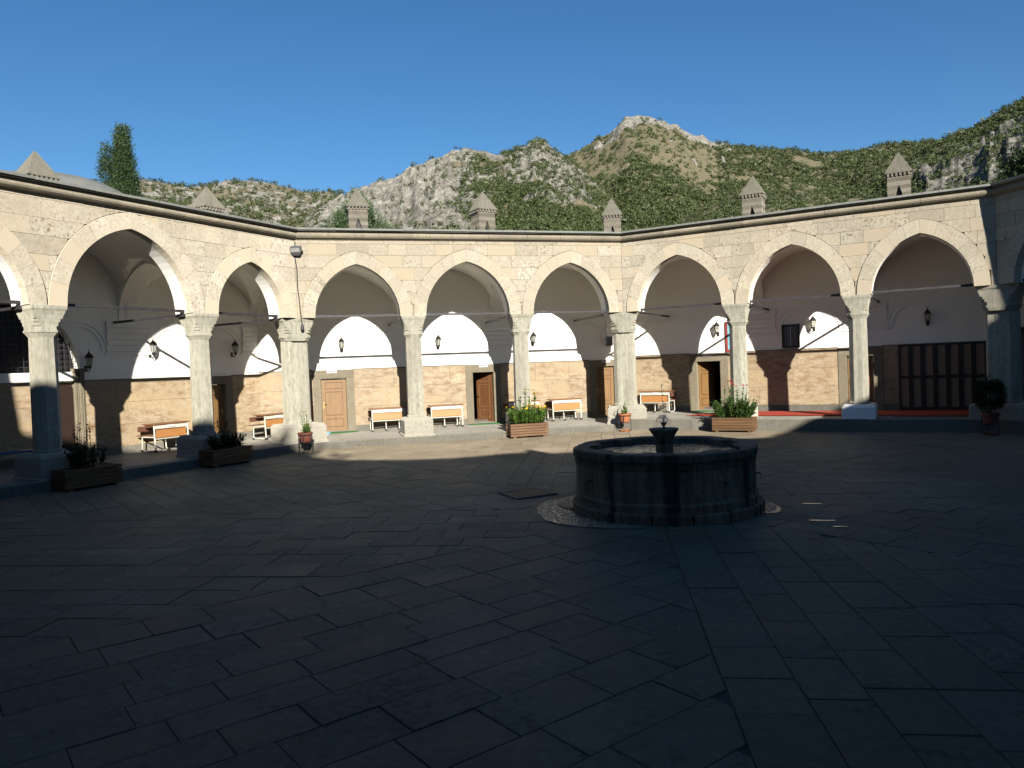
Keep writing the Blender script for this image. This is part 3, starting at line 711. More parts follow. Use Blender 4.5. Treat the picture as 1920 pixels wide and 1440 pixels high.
# ------------------------------------------------------------------ columns
def csec(hx, hy, c): return [(-hx + c, -hy), (hx - c, -hy), (hx, -hy + c), (hx, hy - c), (hx - c, hy), (-hx + c, hy), (-hx, hy - c), (-hx, -hy + c)]
def make_column(corner):
    t = thing('stone_column', 'column', 'column')
    k = 1.36 if corner else 1.0
    if corner: px, py = .62, .60
    else: px, py = .43, .52
    pl = MB(); pl.loft([csec(px + .03, py + .02, .01)] * 2 + [csec(px, py, .02)] * 2 + [csec(px - .05, py - .05, .06)], [-.03, .24, .26, .66, .74])
    part('plinth', pl, 'plinth_stone', t)
    s = .235 * k; c = .125 * k
    sh = MB()
    rings = [csec(s + .03, s + .03, c), csec(s + .03, s + .03, c), csec(s + .006, s + .006, c), csec(s, s, c), csec(s - .008, s - .008, c)]
    if corner:   # compound pier: two engaged shafts side by side
        for dx in (-.16, .16):
            sh.loft([[(x * .62 + dx, y * .95 + abs(dx) * .35) for x, y in r] for r in rings], [.74, .80, .84, 2.2, 3.14])
        sh.loft([[(x * .45, y * .8) for x, y in r] for r in rings], [.74, .80, .84, 2.2, 3.142])
        s += .03
    else: sh.loft(rings, [.74, .79, .82, 2.2, 3.14])
    part('shaft', sh, 'column', t)
    cp = MB(); h0, h1 = s - .008, s + .042
    zz = [3.14, 3.235, 3.24, 3.285, 3.29, 3.37, 3.375, 3.45, 3.455, 3.52, 3.525, 3.60, 3.68]
    hw = [h0, h1, h1 + .012, h1 + .012, h1, h1, h1, h1 + .004, h1 + .008, h1 + .012, h1 + .016, h1 + .03, h1 + .055]
    cc = [c, c, c, c, c * 1.02, c * 1.02, c * .72, c * .72, c * .48, c * .48, c * .2, c * .12, .01]
    cp.loft([csec(h, min(h, .36), q) for h, q in zip(hw, cc)], zz)
    part('capital', cp, 'column', t)
    ab = MB(); h = s + .13
    ab.loft([csec(h - .035, .31, .01), csec(h - .01, .33, .01), csec(h, .34, .01), csec(h, .34, .01), csec(h - .01, .335, .01)], [3.682, 3.715, 3.73, 3.785, 3.80])
    part('abacus', ab, 'column', t)
    return t
colspec = []
for F in 'LBREW':
    for i, t in enumerate(TCOL[F]): colspec.append((F, t, 0))
colspec += [('L', SIDE, 1), ('B', SIDE, 1), ('R', SIDE, 1), ('W', SIDE, 1)]
CLAB = {('L', 0): 'thick grey column in the left foreground, its lower half in blue shade', ('L', 1): 'pale column behind the left flower box with a shaded foot',
        ('B', 0): 'pale faceted column between the closed brown door and the desk by the half-open door', ('B', 1): 'pale slim column rising behind the box of yellow flowers',
        ('R', 0): 'pale column rising behind the box of red flowers', ('R', 1): 'column on a white painted plinth left of the wooden screen',
        ('L', 2): 'broad corner pier with a cable and floodlight above it', ('B', 2): 'broad corner pier behind the terracotta pot and fountain bowl', ('R', 2): 'shaded corner pier by the ball-clipped shrub'}
pc0, pc1 = make_column(0), make_column(1); used = [0, 0]
for F, t, cn in colspec:
    A, a = frame(F)
    key = (F, 2 if cn else list(TCOL[F]).index(t))
    lab = CLAB.get(key, 'stone column outside the picture')
    if cn:
        p = W(F, SIDE, 0, 0); rz = a - R_(22.5); p = p + Vector((-math.sin(rz), math.cos(rz), 0)) * .30
    else: p = W(F, t, .26, 0); rz = a
    src = pc1 if cn else pc0
    if not used[cn]: used[cn] = 1; o = src; o.location = p; o.rotation_euler = (0, 0, rz)
    else: o = copy_thing(src, p, rz)
    o['label'] = lab; o['group'] = 'columns carrying the arcades'
    if key == ('R', 1):
        for ch in o.children:
            if ch.name.startswith('plinth'): ch.data = ch.data.copy(); ch.data.materials[0] = MATS['plaster']

# ------------------------------------------------------------------ tie rods
ORD = ['left', 'middle', 'right']
for F in 'LBRE':
    A, a = frame(F)
    for i, (x0, x1) in enumerate(bays(F)):
        if F == 'E' and i > 0: continue
        mb = MB(); z = IMP + .03
        mb.box(x0 - .05, x1 + .05, .26, .315, z, z + .06); mb.box(x0, x0 + .16, .255, .32, z - .005, z + .065); mb.box(x1 - .16, x1, .255, .32, z - .005, z + .065)
        link('tie_rod', mb.mesh('tie_rod', 'rod_steel'), None, A, a, 'flat iron tie rod across the %s arch of the %s arcade' % (ORD[i], FNAME[F]), 'tie rod', 'iron tie rods in the galleries')
    for i, t in enumerate([*TCOL[F]] + ([SIDE] if F == 'L' else [0.0] if F == 'R' else [SIDE] if F == 'B' else [])):
        if F == 'E': continue
        off = .40 if F == 'R' else -.40
        if t in (0.0, SIDE): off *= 1.3
        mb = MB(); mb.box(t + off - .025, t + off + .025, .5, DEP, IMP - .075, IMP - .015)
        mb.box(t + off - .03, t + off + .03, .26, .5, IMP - .08, IMP - .01)
        nm = {3: 'corner'}.get(i, ['first', 'second', 'corner'][i])
        link('tie_rod', mb.mesh('tie_rod', 'rod_steel'), None, A, a, 'iron tie rod from the %s column of the %s arcade back to the gallery wall' % (nm, FNAME[F]), 'tie rod', 'iron tie rods in the galleries')

# ------------------------------------------------------------------ grille, sill, pilaster at the far left
root = GAL['L']
cx, h, rise = 4.05, 1.66, 1.62; zf = arch(h, rise)[2]
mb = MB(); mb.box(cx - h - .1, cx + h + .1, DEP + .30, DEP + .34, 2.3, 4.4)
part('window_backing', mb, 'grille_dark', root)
gr = MB()
for i in range(int(2 * h / .14)):
    x = cx - h + .07 + i * .14; gr.box(x - .008, x + .008, DEP + .12, DEP + .135, 2.5, 2.5 + zf(x - cx))
for j in range(11):
    z = 2.6 + j * .14; xs = [cx - h + .02 * q for q in range(167)]; ok = [x for x in xs if 2.5 + zf(x - cx) > z]
    if ok: gr.box(ok[0], ok[-1], DEP + .136, DEP + .15, z - .008, z + .008)
part('window_grille', gr, 'iron', root)
part('window_sill', MB().box(2.2, 5.5, DEP - .05, DEP + .3, 2.235, 2.46), 'plaster', root)
pil = MB()
for i in range(4): pil.box(5.5 + i * .062, 5.545 + i * .062, DEP - .10 + .02 * (i % 2), DEP + .02, .22, 2.44)
pil.box(5.48, 5.78, DEP - .05, DEP + .02, .22, 2.46); pil.box(5.46, 5.80, DEP - .13, DEP, 2.44, 2.54)
part('pilaster', pil, 'door_stone', root)
mb = MB(); arc = [(5.02, .22), (5.48, .22), (5.48, 2.0)] + [(5.25 + .23 * math.cos(q * math.pi / 8), 2.0 + .2 * math.sin(q * math.pi / 8)) for q in range(1, 8)] + [(5.02, 2.0)]
mb.prism(arc, DEP - .045, DEP - .0)
part('dark_door', mb, 'dark_frame', root)

# ------------------------------------------------------------------ wooden screen, dark glazed door, boards, signs
A, a = frame('R')
t = thing('folding_screen', 'dark wooden screen with two rows of tan panels under the right arches', 'screen', A, a)
f = MB(); x0, x1, z0, z1, y = 7.8, 10.12, .36, 2.40, DEP - .10; n = 7; w = (x1 - x0) / n; zm = 1.37
for q0, q1 in ((z0, z0 + .09), (z1 - .08, z1), (zm - .05, zm + .05)): part('rail', MB().box(x0, x1, y - .004, y + .05, q0, q1), 'screen_wood', t)
for i in range(n + 1):
    xx = x0 + i * w; part('stile', MB().box(max(x0, xx - .065), min(x1, xx + .065), y - .008, y + .052, z0, z1), 'screen_wood', t)
for i in range(n):
    for (q0, q1) in ((z0 + .09, zm - .05), (zm + .05, z1 - .08)):
        part('panel', MB().box(x0 + i * w + .06, x0 + (i + 1) * w - .06, y + .02, y + .035, q0, q1), 'screen_panel', t)
t = thing('glazed_door', 'dark framed glazed door at the right edge beside the corner pier', 'door', A, a)
f = MB(); f.box(10.66, 10.78, DEP - .12, DEP - .02, .34, 2.75); f.box(11.4, 11.5, DEP - .12, DEP - .02, .34, 2.75); f.box(10.78, 11.4, DEP - .12, DEP - .02, 2.62, 2.75); f.box(10.78, 11.4, DEP - .12, DEP - .02, .34, .52)
part('frame', f, 'screen_wood', t); part('pane', MB().box(10.78, 11.4, DEP - .08, DEP - .065, .52, 2.62), 'dark_glass', t)
def board(F, x0, x1, z0, z1, frame_mat, in_mat, label, cat, w=.07):
    A, a = frame(F); t = thing('notice_board', label, cat, A, a)
    f = MB(); y0, y1 = DEP - .06, DEP - .002
    f.box(x0, x0 + w, y0, y1, z0, z1); f.box(x1 - w, x1, y0, y1, z0, z1); f.box(x0 + w, x1 - w, y0, y1, z0, z0 + w); f.box(x0 + w, x1 - w, y0, y1, z1 - w, z1)
    part('frame', f, frame_mat, t); part('pane', MB().box(x0 + w, x1 - w, y0 + .03, y1, z0 + w, z1 - w), in_mat, t); return t
t = board('R', 4.37, 4.93, 2.44, 3.22, 'dark_frame', 'dark_glass', 'dark framed glass notice case on the white wall under the right arches', 'notice board')
part('mullion', MB().box(4.64, 4.655, DEP - .055, DEP - .03, 2.51, 3.15), 'white_paper', t)
board('R', 2.51, 3.18, 2.40, 3.44, 'red_frame', 'poster_blue', 'red framed board with a blue poster, half hidden by the column', 'notice board')
for F, x, z, lab in (('B', .99, 2.225, 'left back door'), ('B', 6.20, 2.235, 'half-open door with the dark leaf'), ('B', 10.85, 2.24, 'door beside the right corner pier'), ('R', 1.86, 2.30, 'open doorway under the right arches')):
    A, a = frame(F); dark = F == 'R'
    t = thing('door_sign', 'small oblong plate on the lintel above the ' + lab, 'sign', A, a, 'plates above the doors')
    part('plate', MB().box(x - .16, x + .16, DEP - .075, DEP - .056, z - .045, z + .045), 'sign_grey' if dark else 'white_paper', t)
    part('band', MB().box(x - .13, x + .13, DEP - .079, DEP - .0755, z - .012, z + .030), 'dark_red', t)
    s_ = MB(); 
    for q in range(9): s_.box(x - .105 + q * .024, x - .09 + q * .024, DEP - .0825, DEP - .0795, z + .0, z + .02)
    part('lettering', s_, 'white_paper', t)
A, a = frame('B')
t = thing('wall_box', 'small grey box on the white wall left of the right corner pier', 'junction box', A, a)
part('housing', MB().box(10.90, 11.12, DEP - .14, DEP, 2.80, 3.14), 'sign_grey', t); part('lid', MB().box(10.915, 11.105, DEP - .155, DEP - .14, 2.815, 3.125), 'flood_grey', t)

# floodlight and its cable on the back left corner
p = W('B', -.02, -.02, 0); rz = R_(-12)
t = thing('floodlight', 'square black floodlight under the cornice at the back left corner', 'floodlight', (p.x + .06, p.y - .12, 5.72), rz)
b_ = MB(); b_.loft([csec(.10, .06, .01), csec(.15, .10, .01), csec(.15, .10, .01)], [-.12, -.02, .12]); b_.xf(Matrix.Rotation(R_(28), 4, 'X')); part('housing', b_, 'flood_grey', t)
b_ = MB(); b_.box(-.125, .125, -.112, -.10, -.0, .11); b_.xf(Matrix.Rotation(R_(28), 4, 'X')); part('glass', b_, 'glass', t)
b_ = MB(); b_.box(-.17, -.155, -.03, .12, -.02, .02); b_.box(.155, .17, -.03, .12, -.02, .02); b_.box(-.17, .17, .12, .14, -.02, .02); part('bracket', b_, 'iron', t)
A, a = frame('B')
cb = MB(); cb.tube([(.02, -.02, 6.0), (-.0, -.03, 5.6), (.04, -.03, 5.2), (.035, -.035, 4.7), (.07, -.04, 4.3), (.09, -.06, 3.9), (.12, -.10, 3.62)], .016, 6)
link('power_cable', cb.mesh('power_cable', 'black_plastic'), None, A, a, 'black cable hanging down the back left corner from the floodlight', 'cable')
t = thing('cable_lamp', 'small dark lamp hanging at the end of the cable at the left corner pier', 'lamp', W('B', .12, -.13, 3.52)); t.scale = (.7, .7, .8)
part('lamp_body', MB().lathe([(.03, .12), (.07, .04), (.075, -.06), (.04, -.12)][::-1], 10), 'iron', t); part('socket', MB().lathe([(.025, .12), (.02, .16)], 8), 'black_plastic', t)

# ------------------------------------------------------------------ wall lanterns
def make_lantern():
    t = thing('wall_lantern', 'lantern', 'lantern')
    Y = -.20
    mb = MB(); mb.lathe([(.125, .30), (.13, .315), (.07, .40), (.03, .43), (.028, .46), (.012, .47), (.006, .56)], 6, 0, Y, ph=R_(30)); part('cap', mb, 'lantern_iron', t)
    mb = MB()
    for k in range(6):
        an = R_(60 * k); mb.tube([(.105 * math.cos(an), Y + .105 * math.sin(an), .30), (.062 * math.cos(an), Y + .062 * math.sin(an), .06)], .009, 4)
    mb.lathe([(.115, .285), (.115, .302)], 6, 0, Y, ph=0); part('cage', mb, 'lantern_iron', t)
    mb = MB(); mb.lathe([(.055, .06), (.098, .29)], 6, 0, Y, cap=False); part('glass', mb, 'glass', t)
    mb = MB(); mb.lathe([(.02, -.06), (.03, -.03), (.066, .0), (.07, .055)], 6, 0, Y); part('base', mb, 'lantern_iron', t)
    mb = MB(); mb.tube([(0, Y, -.05), (0, Y + .02, -.10), (0, Y + .08, -.12), (0, Y + .13, -.08), (0, 0, -.03)], .014, 6); mb.loft([csec(.05, .012, .01)] * 2, [-.11, .06]); part('bracket', mb, 'lantern_iron', t)
    return t
LAN = [('B', 1.34, 2.96, 'black wall lantern lit against white plaster above the closed brown door'), ('B', 4.61, 2.96, 'black wall lantern on sunlit plaster behind the middle back arch'),
       ('B', 8.05, 2.98, 'black wall lantern on sunlit plaster right beside the slim column, third back arch'), ('L', 7.69, 2.90, 'black lantern on shaded plaster just left of the second left column'),
       ('L', 10.49, 2.90, 'black lantern on shaded plaster above the orange door, left gallery'), ('L', 5.86, 2.56, 'lantern on the plaster sliver by the dark grille, far left'),
       ('R', 2.25, 3.05, 'black lantern throwing a shadow on sunlit plaster left of the red framed board'), ('R', 5.37, 3.04, 'black lantern on sunlit plaster right of the glass notice case'),
       ('R', 8.62, 3.04, 'black lantern in shade above the wooden screen')]
lan = None
for F, x, z, lab in LAN:
    p = W(F, x, DEP, z); rz = frame(F)[1]
    if lan is None: lan = make_lantern(); o = lan; o.location = p; o.rotation_euler = (0, 0, rz)
    else: o = copy_thing(lan, p, rz)
    o['label'] = lab; o['group'] = 'wall lanterns in the galleries'; o.scale = (.86, .86, .86)

# ------------------------------------------------------------------ school desks
def make_desk():
    t = thing('school_desk', 'desk', 'desk'); w = .53
    top = MB(); top.box(-.60, .60, -.20, .22, .735, .765); top.xf(Matrix.Translation((0, 0, .0)) @ Matrix.Rotation(R_(0), 4, 'X')); part('table_top', top, 'laminate_brown', t)
    mb = MB(); mb.box(-w + .03, w - .03, -.165, -.15, .365, .60); mb.xf(Matrix.Rotation(R_(-4), 4, 'X')); part('modesty_panel', mb, 'laminate_orange', t)
    mb = MB(); mb.box(-w, w, -.17, -.14, .62, .65); mb.box(-w + .02, w - .02, -.16, -.145, .65, .735); part('apron', mb, 'cream_paint', t)
    part('ink_tray', MB().box(-.11, .11, -.185, -.162, .655, .715), 'white_paper', t)
    part('lower_rail', MB().box(-w, w, -.165, -.135, .335, .36), 'cream_paint', t)
    for s_ in (-1, 1):
        l = MB(); x = s_ * w
        l.tube([(x, .20, .72), (x, -.12, .73), (x, -.16, .69), (x, -.175, .30), (x, -.19, .06), (x, -.12, .025), (x, .28, .025), (x, .36, .07), (x, .34, .40), (x, -.17, .40)], .021, 6)
        lo = part('leg', l, 'cream_paint', t)
        part('foot', MB().box(x - .03, x + .03, -.235, -.155, 0, .05), 'black_plastic', lo); part('foot', MB().box(x - .03, x + .03, .30, .38, 0, .05), 'black_plastic', lo)
    for x in (-.06, .38):
        l = MB(); l.tube([(x, .34, .42), (x, .10, .40), (x, .02, .30), (x, .0, .08), (x, -.07, .03)], .02, 6); sl = part('seat_leg', l, 'cream_paint', t)
        f = MB(); f.box(x - .028, x + .028, -.13, -.06, 0, .05); part('foot', f, 'black_plastic', sl)
    part('seat', MB().box(-.58, .58, .30, .52, .42, .445), 'seat_brown', t)
    mb = MB(); mb.box(-.58, .58, .44, .455, .54, .68); mb.xf(Matrix.Translation((0, 0, 0))); part('backrest', mb, 'seat_brown', t)
    return t
DESK = [('L', 7.66, 2.55, 2, 'desk with cream frame and orange front standing sunlit left of the second left column'),
        ('L', 11.0, 2.0, 0, 'dim desk half hidden behind the left corner pier'), ('B', 2.72, 2.60, 3, 'desk cut by shadow left of the first back column'),
        ('B', 4.70, 2.62, 1, 'sunlit desk with orange front left of the half-open door'), ('B', 7.42, 2.58, 2, 'desk mostly hidden behind the box of yellow flowers'),
        ('B', 9.00, 2.60, 2, 'sunlit desk with orange front left of the right corner pier'), ('R', .14, 2.62, -3, 'desk right of the corner pier behind the fountain bowl')]
dk = None
for F, x, y, da, lab in DESK:
    p = W(F, x, y, FLOOR[F] + .004); rz = frame(F)[1] + R_(da)
    if dk is None: dk = make_desk(); o = dk; o.location = p; o.rotation_euler = (0, 0, rz)
    else: o = copy_thing(dk, p, rz)
    o['label'] = lab; o['group'] = 'school desks in the galleries'

# ------------------------------------------------------------------ plants
def leaf(mb, p, d, size, wid=.42, mi=0, fold=.25):
    d = Vector(d).normalized(); s_ = d.cross(Vector((0, 0, 1)));  s_ = s_.normalized() if s_.length > .05 else Vector((1, 0, 0))
    n = s_.cross(d); p = Vector(p); w = size * wid
    mb.add([p, p + d * size * .4 + s_ * w * .5 + n * w * fold, p + d * size, p + d * size * .4 - s_ * w * .5 + n * w * fold, p + d * size * .5],
           [(0, 4, 1), (1, 4, 2), (2, 4, 3), (3, 4, 0)], mi)
def rnd_dir(up=.3):
    a_ = random.uniform(0, 2 * math.pi); z = random.uniform(-.4, 1) * (1 - up) + up; r = math.sqrt(max(0, 1 - min(1, z * z))); return Vector((math.cos(a_) * r, math.sin(a_) * r, z))
def flower(mb, p, r, ctr=True):
    n = 9; p = Vector(p); tilt = Euler((random.uniform(-.6, .6) - .5, random.uniform(-.5, .5), 0)).to_matrix()
    for k in range(n):
        a_ = 2 * math.pi * k / n; d = tilt @ Vector((math.cos(a_), math.sin(a_), .25)); s_ = tilt @ Vector((-math.sin(a_), math.cos(a_), 0))
        mb.add([p, p + d * r * .7 + s_ * r * .3, p + d * r, p + d * r * .7 - s_ * r * .3], [(0, 1, 2, 3)])
    mb.ball(p + tilt @ Vector((0, 0, r * .18)), r * .38, 6, 4)
def bush_plant(label, loc, rz, w, d, hgt, nstem, leafs, lsize, lm, flowers, fm, frad, tall=0, group='plants in boxes and pots', cat='plant'):
    t = thing('flowering_plant', label, cat, loc, rz, group)
    st = MB(); fo = MB(); tips = []
    for k in range(nstem):
        bx, by = random.uniform(-w, w) * .8, random.uniform(-d, d) * .8
        hh = hgt * random.uniform(.55, 1.0) * (1 - .25 * abs(bx) / w)
        lean = Vector((bx * .35 + random.uniform(-.07, .07), by * .35 + random.uniform(-.07, .07), hh))
        p0 = Vector((bx, by, 0)); st.tube([p0, p0 + lean * .5 + Vector((random.uniform(-.02, .02), 0, 0)), p0 + lean], [.006, .005, .003], 4, cap=False)
        for q in range(leafs):
            s_ = random.uniform(.08, 1); leaf(fo, p0 + lean * s_ + Vector((random.uniform(-.01, .01), random.uniform(-.01, .01), 0)), rnd_dir(.2), lsize * random.uniform(.6, 1.2) * (1.1 - .4 * s_))
        tips.append(p0 + lean)
    for k in range(tall):
        bx, by = random.uniform(-w, w) * .55, random.uniform(-d, d) * .5; hh = hgt * random.uniform(1.25, 1.75); p0 = Vector((bx, by, 0)); le = Vector((random.uniform(-.1, .1), random.uniform(-.05, .05), hh))
        st.tube([p0, p0 + le * .6, p0 + le], [.007, .006, .004], 4, cap=False); tips.insert(0, p0 + le)
        for q in range(leafs // 2): s_ = random.uniform(.3, .93); leaf(fo, p0 + le * s_, rnd_dir(.35), lsize * random.uniform(.5, .9))
    part('stems', st, 'leaf_mid', t); part('foliage', fo, lm, t)
    for k in range(flowers):
        mb = MB(); p = tips[k % len(tips)] + Vector((0, -.02, .03 if k < tall else .07)); flower(mb, p, frad * random.uniform(.75, 1.15)); part('flower', mb, fm if isinstance(fm, str) else fm[k % len(fm)], t)
    return t
def make_planter():
    t = thing('planter_box', 'planter', 'planter'); w, d, h = .60, .26, .44
    n = 5; sh = (h - .05) / n
    for k in range(n):
        z0 = .05 + k * sh
        part('slat', MB().cbox(-w, w, -d, -d + .032, z0 + .005, z0 + sh - .008, .005), 'planter_wood', t)
        part('slat', MB().cbox(-w, w, d - .032, d, z0 + .005, z0 + sh - .008, .005), 'planter_wood', t)
        part('slat', MB().cbox(-w + .034, -w + .066, -d + .034, d - .034, z0 + .005, z0 + sh - .008, .005), 'planter_wood', t)
        part('slat', MB().cbox(w - .066, w - .034, -d + .034, d - .034, z0 + .005, z0 + sh - .008, .005), 'planter_wood', t)
    for sx in (-1, 1):
        part('foot', MB().box(sx * w * .78 - .04, sx * w * .78 + .04, -d + .02, d - .02, 0, .052), 'planter_wood', t)
    mb = MB(); mb.box(-w + .07, w - .07, -d + .036, d - .036, .06, h - .03); part('soil', mb, 'soil', t)
    return t
PLT = [((1.50, 11.66, 0), R_(0), 'wooden slatted planter holding yellow flowers, standing sunlit before the back arcade', 'bright bushy plant with yellow flowers in the sunlit planter'),
       ((7.16, 9.27, 0), R_(-45), 'wooden slatted planter holding tall red flowers, right of the fountain', 'leafy plant with tall stalks of red flowers in the planter right of the fountain'),
       ((-6.92, 9.57, 0), R_(45), 'dark wooden planter in shade by the second left column', 'dark plant with a few yellow buds in the planter by the second left column'),
       ((-9.37, 7.10, 0), R_(45), 'dark wooden planter in shade, nearest to the left edge', 'sparse dark plant with small reddish flowers in the nearest left planter')]
pl0 = None
for loc, rz, lab, _ in PLT:
    if pl0 is None: pl0 = make_planter(); o = pl0; o.location = loc; o.rotation_euler = (0, 0, rz)
    else: o = copy_thing(pl0, loc, rz)
    o['label'] = lab; o['group'] = 'wooden planter boxes along the arcade'
def pz(i): l = PLT[i][0]; return (l[0], l[1], .41)
t = bush_plant(PLT[0][3], pz(0), PLT[0][1],   .56, .24, .58, 95, 36, .15, 'leaf_bright', 22, 'petal_yellow', .055, tall=6)
mb = MB(); [flower(mb, (.22 + .03 * q, -.12, .40 - .03 * q), .05) for q in range(3)]; part('flower', mb, 'petal_white', t)
bush_plant(PLT[1][3], pz(1), PLT[1][1], .56, .24, .62, 90, 34, .13, 'leaf_mid', 8, 'petal_red', .05, tall=9)
bush_plant(PLT[2][3], pz(2), PLT[2][1], .50, .2, .46, 44, 28, .12, 'leaf_dark', 5, ['petal_yellow', 'petal_red'], .035, tall=6)
bush_plant(PLT[3][3], pz(3), PLT[3][1], .42, .18, .56, 36, 26, .12, 'leaf_dark', 7, 'petal_red', .028, tall=7)

def make_pot(label, loc, rz, mat, dish=True):
    t = thing('flower_pot', label, 'flower pot', loc, rz, 'pots in iron stands')
    mb = MB(); mb.lathe([(.10, .27), (.135, .30), (.16, .42), (.175, .50), (.205, .51), (.21, .56), (.185, .565), (.165, .52), (.02, .50)], 20); part('pot', mb, mat, t, smooth=False)
    st = MB()
    for k in range(4):
        a_ = R_(45 + 90 * k); c, s_ = math.cos(a_), math.sin(a_)
        st.tube([(.19 * c, .19 * s_, 0), (.19 * c, .19 * s_, .50)], .010, 5); st.tube([(.19 * c, .19 * s_, .26), (0, 0, .26)], .008, 5)
        st.tube([(.19 * c + .0, .19 * s_, .30), (.16 * c, .16 * s_, .36), (.20 * c, .20 * s_, .42), (.18 * c, .18 * s_, .46)], .007, 5)
    st.tube([(.19 * math.cos(R_(20 * k)), .19 * math.sin(R_(20 * k)), .49) for k in range(19)], .009, 5); part('stand', st, 'iron', t)
    if dish: part('dish', MB().lathe([(.16, .0), (.19, .045), (.175, .045), (.15, .015)], 16), mat, t)
    part('soil', MB().lathe([(.15, .50), (.165, .515)], 12), 'soil', t)
    return t
make_pot('terracotta pot on an iron stand at the right corner pier behind the fountain', (4.66, 11.50, 0), .2, 'terracotta')
make_pot('dark red pot on an iron stand at the foot of the left corner pier', (-5.03, 11.35, 0), .5, 'terracotta_dark', False)
make_pot('shaded clay pot holding a ball-clipped shrub at the right corner pier', (11.5, 4.66, 0), .3, 'terracotta_dark')
bush_plant('small bright green plant in the terracotta pot behind the fountain', (4.66, 11.50, .51), 0, .13, .13, .30, 9, 16, .10, 'leaf_bright', 0, 'petal_yellow', .03, tall=1)
bush_plant('small plant with yellow flowers in the dark red pot', (-5.03, 11.35, .51), 0, .14, .14, .36, 10, 18, .10, 'leaf_bright', 7, 'petal_yellow', .04, tall=3)
t = thing('ball_shrub', 'dark shrub clipped to a ball in the pot by the right corner pier', 'shrub', (11.5, 4.66, .51), 0, 'plants in boxes and pots')
fo = MB()
for k in range(4200):
    d = rnd_dir(0); d.z = random.uniform(-1, 1); d.normalize(); rr = .38 * random.uniform(.55, 1.03); leaf(fo, Vector((0, 0, .50)) + Vector((d.x * rr * .92, d.y * rr * .92, d.z * rr * 1.12)), d + rnd_dir(0) * .8, .07)
part('foliage', fo, 'leaf_dark', t); part('trunk', MB().tube([(0, 0, 0), (.01, 0, .2), (0, 0, .5)], [.022, .02, .015], 6), 'bark', t)

# ------------------------------------------------------------------ mats, carpets, slippers, bench
def half_mat(F, x0, x1, y, dep, label):
    A, a = frame(F); fl = FLOOR[F]; c = (x0 + x1) / 2; h = (x1 - x0) / 2
    poly = [(x1, y)] + [(c + h * math.cos(q * math.pi / 16), y - dep * math.sin(q * math.pi / 16)) for q in range(1, 16)] + [(x0, y)]
    link('door_mat', MB().prism_z(poly[::-1], fl + .004, fl + .022).mesh('door_mat', 'mat_green'), None, A, a, label, 'door mat', 'green door mats')
half_mat('B', .36, 1.80, DEP - .06, .50, 'green half-round mat before the closed brown door')
half_mat('B', 5.55, 7.05, DEP - .06, .50, 'green half-round mat before the half-open door')
half_mat('B', 10.2, 11.3, DEP - .06, .45, 'green half-round mat before the door beside the right corner pier')
half_mat('R', 1.15, 2.4, DEP - .06, .45, 'green half-round mat before the open doorway under the right arches')
A, a = frame('R'); fl = FLOOR['R']
poly = [(1.75, .75), (9.6, .95), (9.6, 2.85), (2.6, 2.55)]
link('red_carpet', MB().prism_z(poly, fl + .0245, fl + .034).mesh('red_carpet', 'carpet_red'), None, A, a, 'long red carpet runner on the right gallery floor', 'carpet')
t = thing('fringed_rug', 'dark patterned rug with pale fringe before the wooden screen', 'rug', A, a)
part('rug', MB().box(7.75, 9.75, .30, .90, fl + .006, fl + .018), 'rug_dark', t)
fr = MB()
for k in range(40): fr.box(7.76 + k * .05, 7.785 + k * .05, .24, .30, fl + .006, fl + .014)
part('fringe', fr, 'rug_fringe', t)
p0 = W('B', .45, 2.22, FLOOR['B'] + .004); sl = None
for k, (dx, dy, lab) in enumerate(((0, 0, 'left slipper with blue rim on the floor by the left green mat'), (.32, .10, 'right slipper with blue rim on the floor by the left green mat'))):
    t = thing('slipper', lab, 'slipper', (p0.x + dx, p0.y + dy, p0.z), R_(20 - 30 * k), 'slippers by the mat')
    oval = [(.05 * math.cos(R_(30 * q)) * (1.1 if math.sin(R_(30 * q)) > 0 else .9), .13 * math.sin(R_(30 * q))) for q in range(12)]
    part('sole', MB().prism_z(oval, 0, .022), 'white_paper', t)
    st = MB(); st.tube([(-.055, .03, .015), (-.04, .05, .06), (0, .055, .075), (.04, .05, .06), (.055, .03, .015)], [.02, .022, .024, .022, .02], 6); part('strap', st, 'slipper_blue', t)
A, a = frame('L')
t = thing('bench', 'blue bench in the shade at the far left edge', 'bench', A, a)
part('seat', MB().box(2.6, 4.15, 2.25, 2.6, .62, .67), 'bench_blue', t)
for x in (2.75, 4.05): part('leg', MB().box(x - .03, x + .03, 2.28, 2.57, .22, .62), 'iron', t)

# ------------------------------------------------------------------ fountain
FX, FY = .15, 0.0
fo_root = thing('fountain', 'dark stone fountain basin with a lobed rim in the middle of the courtyard', 'fountain', (FX, FY, 0), R_(10))
def plan(r, lob, n=160, notch=.0):
    out = []
    for k in range(n):
        a_ = 2 * math.pi * k / n; u = (a_ * 8 / (2 * math.pi)) % 1.0
        rr = r * (1 - lob * (abs(u - .5) * 2) ** 2)
        if notch and (u < .11 or u > .89): rr = r * (1 - lob) + notch
        out.append((rr * math.cos(a_), rr * math.sin(a_)))
    return out
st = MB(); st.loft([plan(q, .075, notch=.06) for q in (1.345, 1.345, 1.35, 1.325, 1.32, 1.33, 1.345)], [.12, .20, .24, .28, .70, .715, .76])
part('basin_wall', st, 'fountain_stone', fo_root)
